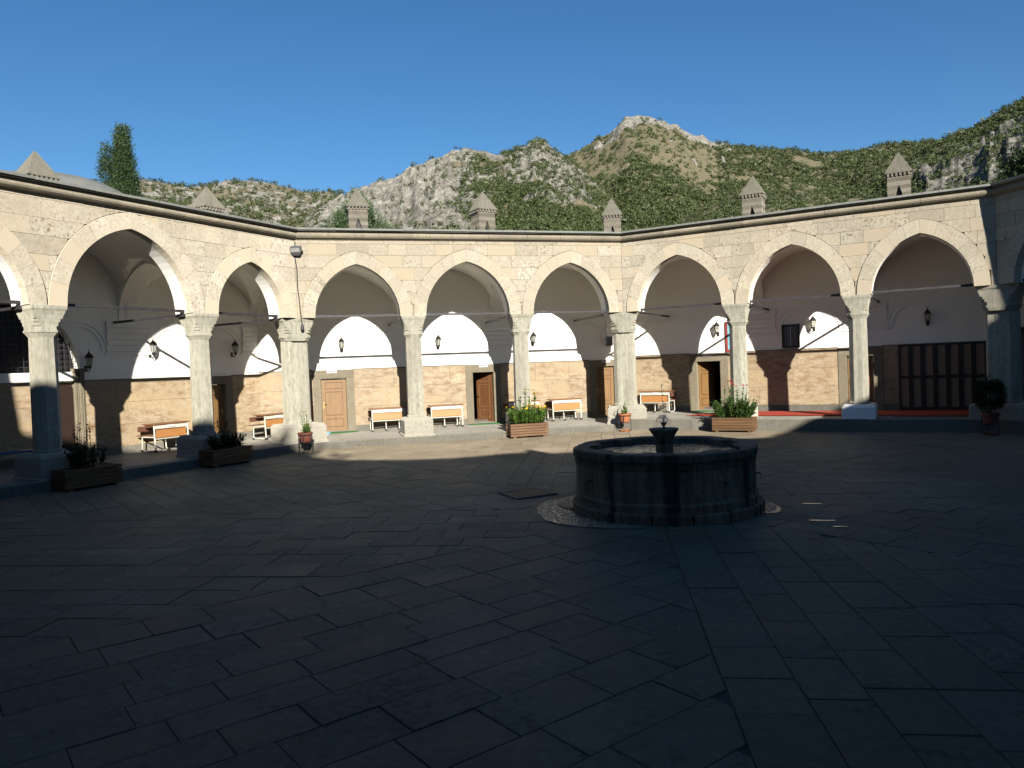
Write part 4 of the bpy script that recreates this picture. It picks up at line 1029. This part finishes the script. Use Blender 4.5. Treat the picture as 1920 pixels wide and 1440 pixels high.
# base course stones
nb = 16
for k in range(nb):
    a0, a1 = 2 * math.pi * k / nb + .01, 2 * math.pi * (k + 1) / nb - .01; r0, r1 = .95, 1.385 + random.uniform(-.015, .015)
    pts = [(r1 * math.cos(a0 + (a1 - a0) * q / 4), r1 * math.sin(a0 + (a1 - a0) * q / 4)) for q in range(5)] + [(r0 * math.cos(a1 - (a1 - a0) * q / 4), r0 * math.sin(a1 - (a1 - a0) * q / 4)) for q in range(5)]
    zt = .145 + random.uniform(-.006, .006); ins = [(p[0] * .99, p[1] * .99) for p in pts]
    part('base_stone', MB().loft([pts, pts, ins], [-.03, zt - .02, zt]), 'fountain_stone', fo_root)
# rim ring: outer lobed, inner lobed with blocks reaching inwards
outer = plan(1.36, .075, notch=.06); inner = []
for k in range(160):
    a_ = 2 * math.pi * k / 160; u = (a_ * 8 / (2 * math.pi)) % 1.0; rr = 1.10 * (1 - .03 * (abs(u - .5) * 2) ** 2)
    if u < .16 or u > .84: rr = .98
    inner.append((rr * math.cos(a_), rr * math.sin(a_)))
mb = MB(); n = 160
lev = [([(p[0] * .975, p[1] * .975) for p in outer], .755), ([(p[0] * .982, p[1] * .982) for p in outer], .775), ([(p[0] * .982, p[1] * .982) for p in outer], .812), (outer, .822), (outer, .905), ([(p[0] * .988, p[1] * .988) for p in outer], .925), ([(p[0] * 1.015, p[1] * 1.015) for p in inner], .925), (inner, .915), (inner, .60)]
vs = []; fs = []
for r, z in lev: vs += [(p[0], p[1], z) for p in r]
for k in range(len(lev) - 1):
    for i in range(n): j = (i + 1) % n; fs.append((k * n + i, k * n + j, (k + 1) * n + j, (k + 1) * n + i))
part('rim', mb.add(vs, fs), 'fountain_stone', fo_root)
part('water', MB().lathe([(1.16, .70), (1.16, .835)], 48), 'water', fo_root)
mb = MB(); mb.loft([csec(.13, .13, .04), csec(.11, .11, .04), csec(.105, .105, .04), csec(.115, .115, .04)], [.60, .80, .94, .97]); part('pedestal', mb, 'fountain_stone', fo_root)
mb = MB(); mb.lathe([(.09, .96), (.11, .98), (.205, 1.13), (.22, 1.145), (.22, 1.165), (.19, 1.165), (.05, 1.12)], 12); part('bowl', mb, 'fountain_stone', fo_root)
mb = MB(); mb.lathe([(.028, 1.12), (.016, 1.18), (.016, 1.20), (.035, 1.22), (.048, 1.25), (.03, 1.245), (.01, 1.265)], 12)
for k in range(6):
    a_ = R_(60 * k); c, s_ = math.cos(a_), math.sin(a_); mb.add([(.035 * c - .016 * s_, .035 * s_ + .016 * c, 1.22), (.035 * c + .016 * s_, .035 * s_ - .016 * c, 1.22), (.058 * c, .058 * s_, 1.285), (.028 * c, .028 * s_, 1.245)], [(0, 1, 2), (0, 2, 3), (1, 3, 2), (0, 3, 1)])
part('finial', mb, 'fountain_stone', fo_root)
sp = MB()
for k in range(8):
    a_ = R_(45 * k); c, s_ = math.cos(a_), math.sin(a_); sp.tube([(1.2 * c, 1.2 * s_, .52), (1.33 * c, 1.33 * s_, .52), (1.345 * c, 1.345 * s_, .49)], .014, 6)
part('spout', sp, 'iron', fo_root)
pp = MB(); a_ = R_(-74); pp.tube([(1.345 * math.cos(a_), 1.345 * math.sin(a_), .02), (1.345 * math.cos(a_), 1.345 * math.sin(a_), .86)], .022, 8); pp.tube([(1.345 * math.cos(a_), 1.345 * math.sin(a_), .86), (1.20 * math.cos(a_), 1.20 * math.sin(a_), .95)], .022, 8)
part('pipe', pp, 'iron', fo_root)
dr = MB()
for k in range(22):
    a_ = 2 * math.pi * k / 22 + random.uniform(-.1, .1); rr = random.uniform(.08, .19); hh = random.uniform(.05, .11)
    for q in range(16):
        s_ = q / 15 + random.uniform(-.02, .02); p = (rr * s_ * math.cos(a_), rr * s_ * math.sin(a_), 1.275 + 4 * hh * s_ * (1 - s_) - .11 * s_ * s_)
        dr.ball(p, random.uniform(.003, .0065), 5, 3)
z = 1.30
while z < 1.84:
    dr.ball((random.uniform(-.012, .012) * (z - .6), random.uniform(-.012, .012), z), random.uniform(.005, .012), 5, 4); z += random.uniform(.012, .035)
wj = link('water_jet', dr.mesh('water_jet', 'droplet'), None, (FX, FY, 0), 0, kind='stuff')
# wet cobbled gutter with pebbles
def GUT(a_): return 1.40 + .55 * max(0, math.cos(max(-math.pi / 2, min(math.pi / 2, ((a_ - R_(172) + math.pi) % (2 * math.pi) - math.pi) * 1.45)))) ** .6 + .18 * max(0, math.cos((a_ - R_(-8)) * 2.2) if abs((a_ - R_(-8) + math.pi) % (2 * math.pi) - math.pi) < .7 else 0) + .03 * math.sin(8 * a_)
mb = MB(); nr, na_ = 6, 72; vs = []; fs = []
for i in range(nr + 1):
    for k in range(na_):
        a_ = 2 * math.pi * k / na_; r1 = GUT(a_); r = 1.36 + (r1 - 1.36) * i / nr; vs.append((r * math.cos(a_), r * math.sin(a_), .010 if i else -.02))
for i in range(nr):
    for k in range(na_): fs.append((i * na_ + k, (i + 1) * na_ + k, (i + 1) * na_ + (k + 1) % na_, i * na_ + (k + 1) % na_))
ring = link('wet_gutter', mb.add(vs, fs).mesh('wet_gutter', 'wet_cobble'), None, (FX, FY, 0), 0, kind='structure')
cbm = MB()
for k in range(2600):
    a_ = random.uniform(R_(100), R_(245)) if k < 2300 else random.uniform(R_(-45), R_(30)); g1 = GUT(a_); r = random.uniform(1.42, max(1.43, g1)); s_ = random.uniform(.010, .02)
    if g1 < 1.46: continue
    o_ = len(cbm.v)
    cbm.ball((0, 0, 0), s_, 6, 4); ca, sa = math.cos(a_ + 1), math.sin(a_ + 1); sx = random.uniform(1, 1.7)
    cbm.v[o_:] = [(r * math.cos(a_) + p[0] * sx * ca - p[1] * sa, r * math.sin(a_) + p[0] * sx * sa + p[1] * ca, .012 + p[2] * .35) for p in cbm.v[o_:]]
part('pebble', cbm, 'wet_cobble', ring, smooth=True, kind='stuff')
for (x, y, rx, ry, rz) in ((2.07, -.76, .14, .035, -.5), (1.46, -1.75, .17, .03, -.5), (1.43, -2.14, .09, .02, -.5)):
    poly = []
    for k in range(24):
        a_ = 2 * math.pi * k / 24; w_ = 1 + .22 * math.sin(3 * a_ + x) + .12 * math.sin(5 * a_ + y)
        px_, py_ = rx * w_ * math.cos(a_), ry * w_ * math.sin(a_); poly.append((x + px_ * math.cos(rz) - py_ * math.sin(rz), y + px_ * math.sin(rz) + py_ * math.cos(rz)))
    link('puddle', MB().add([(p[0], p[1], .0075) for p in poly], [tuple(range(24))]).mesh('puddle', 'puddle'), kind='structure')
hol = [(1.49 * math.cos(R_(154)) + .12 * math.cos(R_(30 * q)) * .9, 1.49 * math.sin(R_(154)) + .26 * math.sin(R_(30 * q))) for q in range(12)]
part('gutter_shade_disc', MB().prism_z(hol, .0, .026), 'grille_dark', ring)  # flat dark disc, the recess's shade put into its colour
# drain grate
t = thing('drain_grate', 'square iron drain grate in the paving left of the fountain', 'drain', (-1.40, 2.03, .004), R_(12))
f = MB(); q = .38; f.box(-q, q, -q, -q + .05, 0, .018); f.box(-q, q, q - .05, q, 0, .018); f.box(-q, -q + .05, -q + .05, q - .05, 0, .018); f.box(q - .05, q, -q + .05, q - .05, 0, .018); part('frame', f, 'kerb', t)
f = MB(); 
for k in range(12): f.box(-q + .07 + k * .056, -q + .095 + k * .056, -q + .05, q - .05, .003, .014)
part('bars', f, 'iron', t); part('pit', MB().box(-q + .05, q - .05, -q + .05, q - .05, -.003, .002), 'grille_dark', t)

# ------------------------------------------------------------------ chimneys and dome on the roofs
def make_chimney():
    t = thing('stone_chimney', 'chimney', 'chimney'); s = .32; n = 13; z = 0.0; k = 0
    body_h = 1.50
    bands = []
    while z < body_h - .01:
        hh = .11 if k % 2 else .13
        bands.append((z, min(z + hh, body_h), k % 2)); z += hh; k += 1
    def vent(z): return .10 if z < .90 else max(.0, .10 * (1 - ((z - .90) / .31) ** 1.3))
    for z0, z1, m_ in bands:
        mb = MB(); e = s + (.0 if m_ else .006)
        if z1 > .45 and z0 < 1.2:
            g0, g1 = vent(z0), vent(z1)
            for sx in (-1, 1):
                for sy in (-1, 1):
                    R0 = [(sx * g0, sy * g0), (sx * e, sy * g0), (sx * e, sy * e), (sx * g0, sy * e)]; R1 = [(sx * g1, sy * g1), (sx * e, sy * g1), (sx * e, sy * e), (sx * g1, sy * e)]
                    if sx * sy < 0: R0, R1 = R0[::-1], R1[::-1]
                    mb.loft([R0, R1], [z0, z1])
        else: mb.box(-e, e, -e, e, z0, z1)
        part('stone_course', mb, 'chimney_band' if m_ else 'chimney_stone', t)
    part('flue', MB().box(-s + .13, s - .13, -s + .13, s - .13, .44, 1.21), 'grille_dark', t)
    br = MB(); e = s + .075; zt = body_h
    for q in range(6):
        x = -s + .03 + q * (2 * s - .06) / 5
        for sg in (-1, 1): 
            br.box(x - .028, x + .028, *sorted((sg * (s - .02), sg * (s + .062))), zt + .002, zt + .085); br.box(*sorted((sg * (s - .02), sg * (s + .058))), x - .028, x + .028, zt + .004, zt + .083)
    br.box(-s + .02, s - .02, -s + .02, s - .02, zt, zt + .088); part('brackets', br, 'chimney_stone', t)
    cp = MB(); cp.loft([[(-e, -e), (e, -e), (e, e), (-e, e)]] * 2 + [[(-.015, -.015), (.015, -.015), (.015, .015), (-.015, .015)]], [zt + .089, zt + .115, zt + .80]); part('cap', cp, 'chimney_cap', t)
    return t
CH = [('B', 2.12, 4.0, 7.86, 0, 'stone chimney with a pine behind it, left on the back roof'), ('B', 6.60, 4.0, 7.86, 14, 'stone chimney in the middle of the back roof before the green slope'),
      ('B', 11.6, 4.3, 7.78, -20, 'stone chimney behind the right end of the back roof, above the corner'), ('R', 3.42, 4.0, 7.79, 0, 'stone chimney nearer the middle of the right roof'),
      ('R', 7.92, 4.0, 7.81, 0, 'tallest seen stone chimney at the right end of the right roof'), ('L', 10.47, 4.0, 7.54, 0, 'lichen-flecked pyramid chimney cap on the left roof before the grey hill'),
      ('L', 5.3, 4.0, 7.46, 0, 'plain pyramid chimney cap near the upper left edge')]
ch0 = None
for F, x, y, ze, da, lab in CH:
    p = W(F, x, y, ze - 1.6); rz = frame(F)[1] + R_(da)
    if F == 'B' and x > 11: p = W('B', 11.75, 4.2, ze - 1.6); rz = frame('B')[1] - R_(22.5)
    if ch0 is None: ch0 = make_chimney(); o = ch0; o.location = p; o.rotation_euler = (0, 0, rz)
    else: o = copy_thing(ch0, p, rz)
    o['label'] = lab; o['group'] = 'stone chimneys on the roofs'
p = W('L', 6.7, 6.0, 0)
mb = MB(); mb.lathe([(2.6 * math.cos(R_(90 * k / 12)), 6.75 + 1.38 * math.sin(R_(90 * k / 12))) for k in range(12)] + [(.02, 8.13)], 40)
t = thing('roof_dome', 'low lead-covered dome rising behind the left roof', 'dome', (p.x, p.y, 0))
part('dome_shell', mb, 'roof_lead', t, smooth=True); part('drum', MB().lathe([(2.65, 6.4), (2.65, 6.748)], 40), 'cornice_stone', t)

# ------------------------------------------------------------------ unseen wing behind the viewer, its roofline shaped to cast the evening shade
t = thing('shade_wing', 'unseen stone wing behind the viewer, its roofline shaped to cast the shade', 'building')
Yc = -14.0
sil = [(-17, 10.75), (-9, 10.70), (-6.6, 10.55), (-6.2, 10.3), (-5.6, 9.51), (-4.97, 9.15), (-3.5, 8.78), (-2.2, 8.65), (-.95, 8.72), (-.5, 8.70), (-.25, 8.98), (0.05, 8.47), (2.5, 8.36), (4.6, 8.46), (5.3, 8.62), (5.7, 8.54), (6.2, 8.50), (7.4, 8.89), (8.1, 9.15), (9.4, 9.40), (11.6, 10.55), (17, 12.0)]  # roofline traced back from the edge of the cast shade
mb = MB()
for (xa, za), (xb, zb) in zip(sil[:-1], sil[1:]): mb.prism([(xa, 0), (xb, 0), (xb, zb), (xa, za)], Yc - 6, Yc)
part('shade_caster', mb, 'ashlar', t)
mb = MB()
for k in (5, 6, 7):   # low walls on the three near sides of the octagon
    a0, a1 = R_(22.5 + 45 * (k - 1)), R_(22.5 + 45 * k); r0 = APO / math.cos(R_(22.5)); r1 = (APO + 1.6) / math.cos(R_(22.5))
    mb.prism_z([(r0 * math.cos(a0), r0 * math.sin(a0)), (r0 * math.cos(a1), r0 * math.sin(a1)), (r1 * math.cos(a1), r1 * math.sin(a1)), (r1 * math.cos(a0), r1 * math.sin(a0))], -.05, 6.3)
part('wall', mb, 'ashlar', t)

# ------------------------------------------------------------------ trees
def card_leaf(V, Fc, P, D, size, asp=.45):
    """vectorised leaf triangles-pair: P positions, D directions (n,3)"""
    n = len(P); up = rng.normal(size=(n, 3)); s_ = np.cross(D, up); s_ /= np.linalg.norm(s_, axis=1)[:, None] + 1e-9
    sz = size if np.ndim(size) else np.full(n, size)
    q = np.stack([P, P + D * sz[:, None] * .45 + s_ * sz[:, None] * asp * .5, P + D * sz[:, None], P + D * sz[:, None] * .45 - s_ * sz[:, None] * asp * .5], 1).reshape(-1, 3)
    return q, np.arange(4 * n).reshape(n, 4)
def np_mesh(name, verts, quads, mat):
    me = bpy.data.meshes.new(name); k = quads.shape[1]; nf = len(quads)
    me.vertices.add(len(verts)); me.vertices.foreach_set('co', verts.astype(np.float32).ravel())
    me.loops.add(nf * k); me.loops.foreach_set('vertex_index', quads.astype(np.int32).ravel())
    me.polygons.add(nf); me.polygons.foreach_set('loop_start', np.arange(0, nf * k, k, dtype=np.int32))
    try: me.polygons.foreach_set('loop_total', np.full(nf, k, dtype=np.int32))
    except Exception: pass
    me.materials.append(MATS[mat]); me.update(calc_edges=True); return me
def unit(v): return v / (np.linalg.norm(v, axis=1)[:, None] + 1e-9)
def tree(name, label, loc, blobs, mat, n, lsize, trunk, up=.4, cat='tree', shell=.55):
    """blobs: (cx,cy,cz, rx,ry,rz) ellipsoids holding leaf clumps"""
    t = thing(name, label, cat, loc)
    vol = np.array([b_[3] * b_[4] * b_[5] for b_ in blobs]) ** .7; vol /= vol.sum(); P = []; D = []
    for b_, fr_ in zip(blobs, vol):
        m_ = int(n * fr_) // 14 + 3
        d = unit(rng.normal(size=(m_, 3))); r = shell + (1 - shell) * rng.random(m_) ** .5
        C = np.array(b_[:3]) + d * r[:, None] * np.array(b_[3:])
        for q in range(14):
            e = rng.normal(size=(m_, 3)) * lsize * 1.1; P.append(C + e); D.append(unit(d * .6 + rng.normal(size=(m_, 3)) * .7 + np.array([0, 0, up])))
    P = np.concatenate(P); D = np.concatenate(D)
    v, f = card_leaf(None, None, P, D, lsize * rng.uniform(.6, 1.3, len(P)))
    link('crown', np_mesh('crown', v, f, mat), t)
    mb = MB(); 
    for path, rr in trunk: mb.tube(path, rr, 7)
    part('trunk', mb, 'bark', t); return t
bl = []
for k in range(26):
    z = 9 + k * .42; s_ = 1 - max(0, (z - 14.5) / 6.0) ** 1.3 * .72; a_ = k * 2.4
    s_ *= 1 if z > 15.5 else 1.25; bl.append((.35 * math.cos(a_) * s_ + (0 if z > 13 else .2), .35 * math.sin(a_) * s_, z, .82 * s_ * random.uniform(.8, 1.1), .85 * s_, 1.0))
bl += [(-1.0, -.2, 18.0, .50, .5, 1.1), (-1.15, -.2, 17.2, .5, .5, 1.0), (-1.35, 0, 15.2, .55, .5, 1.0), (.15, 0, 19.9, .32, .32, .7), (.7, 0, 14.2, .8, .7, .9), (-.2, 0, 19.2, .3, .3, .8)]
tree('cypress_tree', 'tall dark column-shaped tree behind the left roof against the sky', (-16.9, 48.8, 0), bl, 'leaf_cypress', 120000, .125, [([(0, 0, 0), (0, 0, 10), (.1, 0, 18)], [.35, .25, .05])], up=.9)
bl = []
for k in range(46):
    a_ = random.uniform(0, 6.28); rr = random.uniform(.2, 1.75); z = 9.0 + (1.8 - rr) * 1.5 + random.uniform(-.5, .8)
    bl.append((rr * math.cos(a_), rr * math.sin(a_), z, .20, .20, .62))
bl += [(0.05, 0, 11.6, .14, .14, .8), (.45, 0, 11.0, .16, .16, .7), (-.5, 0, 11.0, .16, .16, .7)]
for dx, zz in ((-2.0, 9.9), (-1.65, 10.3), (-1.2, 10.6), (-2.2, 9.3), (.75, 10.3), (1.1, 10.5), (1.5, 10.1), (1.85, 9.7), (1.3, 9.7), (.9, 9.6)): bl.append((dx, .2, zz, .15, .18, .60))
tree('pine_tree', 'pine with upright candle-like shoots behind the left chimney', (-1.75, 31.9, 0), bl, 'leaf_pine', 20000, .11, [([(0, 0, 0), (0, 0, 8), (0, 0, 11.4)], [.25, .16, .03])], up=1.3, shell=.1)
bl = [(random.uniform(-1.2, 1.6), random.uniform(-1, 1), 9 + random.uniform(-1.6, 2.4), .75, .75, .6) for k in range(26)] + [(-.9, 0, 10.0, .7, .6, .5), (-1.2, 0, 11.0, .5, .5, .4)]
tree('broadleaf_tree', 'dark leafy tree cut off by the right edge of the photo', (26.3, 14.1, .4), bl, 'leaf_dark', 16000, .20, [([(0, 0, 0), (0, 0, 7), (.2, 0, 10.5)], [.3, .22, .05])])
# trees standing behind the viewer to the left: their crowns soften the shade on the left columns
bl = [(random.uniform(-1.5, 1.5), random.uniform(-1.5, 1.5), random.uniform(7, 9.95), .8, .8, .7) for k in range(18)]
tree('broadleaf_tree', 'leafy tree beside the wing behind the viewer', (-7.55, -21.5, 3.2), bl, 'leaf_mid', 6000, .24, [([(0, 0, -3.2), (0, 0, 5), (0, 0, 9)], [.35, .25, .06])])

# ------------------------------------------------------------------ hills
def hsh(ix, iy, s): 
    h = (ix * 374761393 + iy * 668265263 + s * 974634777) & 0x7fffffff
    h = ((h ^ (h >> 13)) * 1274126177) & 0x7fffffff
    return ((h ^ (h >> 16)) & 0xffff) / 65535.0
def vnoise(x, y, s=0):
    ix = np.floor(x).astype(np.int64); iy = np.floor(y).astype(np.int64); fx = x - ix; fy = y - iy; fx = fx * fx * (3 - 2 * fx); fy = fy * fy * (3 - 2 * fy)
    a_ = hsh(ix, iy, s); b2 = hsh(ix + 1, iy, s); c = hsh(ix, iy + 1, s); d = hsh(ix + 1, iy + 1, s)
    return (a_ * (1 - fx) + b2 * fx) * (1 - fy) + (c * (1 - fx) + d * fx) * fy
def fbm(x, y, o=5, s=0, ridged=False):
    t_ = 0; amp = .5; tot = 0
    for k in range(o):
        n_ = vnoise(x * 2 ** k + 17.3 * k, y * 2 ** k - 9.1 * k, s + k)
        if ridged: n_ = 1 - abs(2 * n_ - 1)
        t_ = t_ + amp * n_; tot += amp; amp *= .55
    return t_ / tot
RID = {'A': (1400, [(-40, 265), (-28.48, 283.3), (-18.65, 311.2), (-10.51, 343.9), (-9.35, 341.5), (-8.0, 335.5), (-6.6, 340.3), (-4.8, 351.0), (-3.52, 354.4), (-1.87, 348.5), (-0.56, 341.0), (0.76, 336.1), (2.31, 336.9), (3.08, 333.3), (5.39, 296.3), (7.73, 256.3), (20, 100)]),
       'B': (600, [(-9, 50), (-5.02, 98.1), (-1.63, 117.1), (-0.09, 124.4), (1.48, 133.0), (3.07, 140.7), (4.87, 148.4), (7.1, 155.7), (9.16, 166.2), (11.22, 174.4), (12.46, 178.0), (13.28, 177.8), (14.91, 173.4), (15.74, 176.1), (16.77, 178.2), (17.82, 182.8), (18.55, 182.8), (19.22, 175.6), (19.7, 170.2), (20.22, 167.8), (21.8, 152.7), (24.15, 129.8), (27.24, 97.9), (34, 40)]),
       'C': (900, [(4, 90), (10.13, 152.1), (13.5, 189.2), (17.72, 231.6), (19.6, 249.2), (20.31, 253.7), (21.46, 258.9), (22.7, 270.2), (23.73, 276.6), (24.35, 285.2), (24.85, 294.0), (25.57, 294.2), (26.56, 292.0), (27.53, 286.0), (28.39, 282.1), (29.07, 272.8), (29.83, 264.6), (30.78, 258.0), (31.52, 251.0), (32.84, 247.3), (34.68, 240.5), (36.49, 234.2), (38.59, 224.8), (40.65, 223.9), (42.32, 224.9), (43.93, 223.9), (45.19, 223.7), (46.71, 214.8), (49.88, 189.3), (59.64, 144.0), (75, 100)]),
       'D': (520, [(20, 50), (24.83, 79.3), (29.65, 101.5), (33.5, 115.9), (35.35, 118.2), (37.14, 114.4), (39.22, 105.5), (41.88, 91.3), (43.8, 77.6), (46.86, 58.2), (52, 20)]),
       'E': (400, [(32, 30), (36.28, 52.6), (39.16, 66.5), (41.91, 79.6), (43.25, 88.4), (45.18, 97.4), (46.42, 100.7), (47.91, 102.8), (49.08, 107.2), (49.94, 109.7), (50.5, 110.6), (52.4, 116.0), (55.19, 117.4), (59.71, 112.0), (75, 90)])}
HC = np.array([-4.91, -9.95])
def hill(th, r):
    """height, rock mask and ridge index at azimuth th (deg) and distance r"""
    best = np.full(th.shape, -5.0); idx = np.zeros(th.shape, int); sfr = np.zeros(th.shape)
    X = HC[0] + r * np.sin(np.radians(th)); Y = HC[1] + r * np.cos(np.radians(th))
    for k, (nm, (D, pts)) in enumerate(RID.items()):
        p = np.array(pts); H = np.interp(th, p[:, 0], p[:, 1]); s_ = r / D
        g_ = np.where(s_ < 1, np.clip((s_ - .32) / .68, 0, 1) ** 1.12, 1 - .45 * (s_ - 1) * 2.2)
        gul = fbm(X / (D * .10), Y / (D * .16), 4, 11 + k, True)
        edge = np.clip(np.abs(1 - s_) * 6, 0, 1)
        hh = H * g_ * (1 - edge * .16 * (gul - .45)) + D * .0035 * (fbm(X / (D * .018), Y / (D * .018), 4, 31 + k) - .5) * 2
        up_ = hh > best; best = np.where(up_, hh, best); idx = np.where(up_, k, idx); sfr = np.where(up_, s_, sfr)
    n1 = fbm(X / 45, Y / 45, 4, 5)
    rock = np.zeros(th.shape); th0 = th; th = th + (fbm(X / 90, Y / 90, 4, 61) - .5) * 7
    fr_ = sfr + (n1 - .5) * .35
    rock = np.where((idx == 1), np.clip(1.35 - np.abs(th - 7.2) / 7.5, 0, 1) * .95 + (fr_ > .93) * (th > 14.5) * (th < 20.2) * .5, rock)
    rock = np.where((idx == 1) & (th > 14.4), np.where((fr_ > .80) & (th > 14.6) & (th < 21), .75, .12), rock)
    rock = np.where((idx == 2), np.where((fr_ > .93) & (th > 23.3) & (th < 31.8), .8, .06), rock)
    rock = np.where(idx == 0, .52, rock); rock = np.where(idx == 3, .22, rock)  # far hill: grey rock, raised to paint in distance haze as well
    rock = np.where(idx == 4, np.where((n1 > .50) & (th > 43.5) & (sfr < .92) & (sfr > .5), .95, .15), rock)
    th = th0
    # crags where the rock is bare
    cr = fbm(X / 22, Y / 22, 5, 77, True) - .5
    cr2 = fbm(th * 1.1, r / 90, 5, 91, True) - .5
    best = best + np.clip(rock - .3, 0, 1) * (cr * 16 + cr2 * 26) * np.where(idx == 4, .38, 1) * np.clip((sfr - .3) * 3, 0, 1) * np.where(sfr > .96, .45, 1)
    return X, Y, best, rock, idx, sfr, n1
th = np.linspace(-40, 72, 980); rr = np.concatenate([np.geomspace(110, 400, 60)[:-1], np.geomspace(400, 950, 190)[:-1], np.geomspace(950, 1900, 40)])
TH, RR = np.meshgrid(th, rr)
X, Y, Z, rock, idx, sfr, n1 = hill(TH, RR)
nv, nu = TH.shape; V = np.stack([X, Y, Z], -1).reshape(-1, 3)
ii = (np.arange(nv - 1)[:, None] * nu + np.arange(nu - 1)[None]).reshape(-1); Q = np.stack([ii, ii + 1, ii + nu + 1, ii + nu], 1)
me = np_mesh('hills', V, Q, 'hill_ground')
at = me.attributes.new('rock', 'FLOAT', 'POINT'); at.data.foreach_set('value', rock.astype(np.float32).ravel())
link('hills', me, kind='structure')
# bushes and small trees on the slopes
cand = 210000
cth = rng.uniform(-32, 60, cand); cr_ = np.exp(rng.uniform(np.log(190), np.log(1450), cand))
X, Y, Z, rock, idx, sfr, n1 = hill(cth, cr_)
n2 = fbm(X / 70, Y / 70, 3, 201); n3 = fbm(X / 25, Y / 25, 2, 202)
den = np.zeros(cand)
den = np.where(idx == 0, .30 + (n2 > .55) * .3, den)
den = np.where(idx == 1, np.where(cth + (n3 - .5) * 6 > 12.4, .97 * (n2 > .30), .22), den)
den = np.where(idx == 2, np.where(sfr + (n2 - .5) * .3 > .78, .22, .97 * (n2 > .30)), den)
den = np.where((idx == 2) & (cth > 31.5), .97 * (n2 > .27), den)
den = np.where(idx == 3, np.where(cth < 33, .75, .25 + .5 * (n2 > .58)), den)
den = np.where(idx == 4, .97 * (n2 > .22), den)
den = den * np.clip(1.25 - rock * 1.15, .10, 1) * (sfr < 1.03)
keep = (rng.random(cand) < den) & (Z > 15)
# drop those well hidden behind nearer ridges
elv = (Z + 6 - 2.16) / cr_; hid = np.zeros(cand, bool)
for f_ in (.35, .45, .55, .65, .75, .85, .93):
    _, _, z2, *_r = hill(cth, cr_ * f_); hid |= (z2 - 2.16) / (cr_ * f_) > elv
keep &= ~hid & (elv > .15)
X, Y, Z, ids, D_ = X[keep], Y[keep], Z[keep], idx[keep], cr_[keep]
nb = len(X); size = rng.uniform(1.0, 2.6, nb) * np.where(ids == 0, 1.7, np.where(ids == 4, .55, np.where(ids == 3, .65, np.where(ids == 2, 1.15, .85)))) * np.where(rng.random(nb) < .15, 1.4, 1)
NT = 36
cen = unit(rng.normal(size=(nb * NT, 3))) * (rng.random(nb * NT) ** .4)[:, None]
sz_ = np.repeat(size, NT)[:, None]; squash = np.repeat(np.stack([rng.uniform(.85, 1.3, nb), rng.uniform(.85, 1.3, nb), rng.uniform(.75, 1.25, nb)], -1), NT, 0)
base = np.repeat(np.stack([X, Y, Z + size * .5], -1), NT, 0)
tri = np.stack([base + sz_ * squash * (cen * .95 + rng.normal(size=cen.shape) * .23) for q in range(3)], 1)
vv = tri.reshape(-1, 3); ff = np.arange(len(vv)).reshape(-1, 3)
link('hillside_shrubs', np_mesh('hillside_shrubs', vv.reshape(-1, 3), ff.reshape(-1, 3), 'bush_leaf'), kind='stuff')
print('bushes', nb, 'slabs', len(slabs))
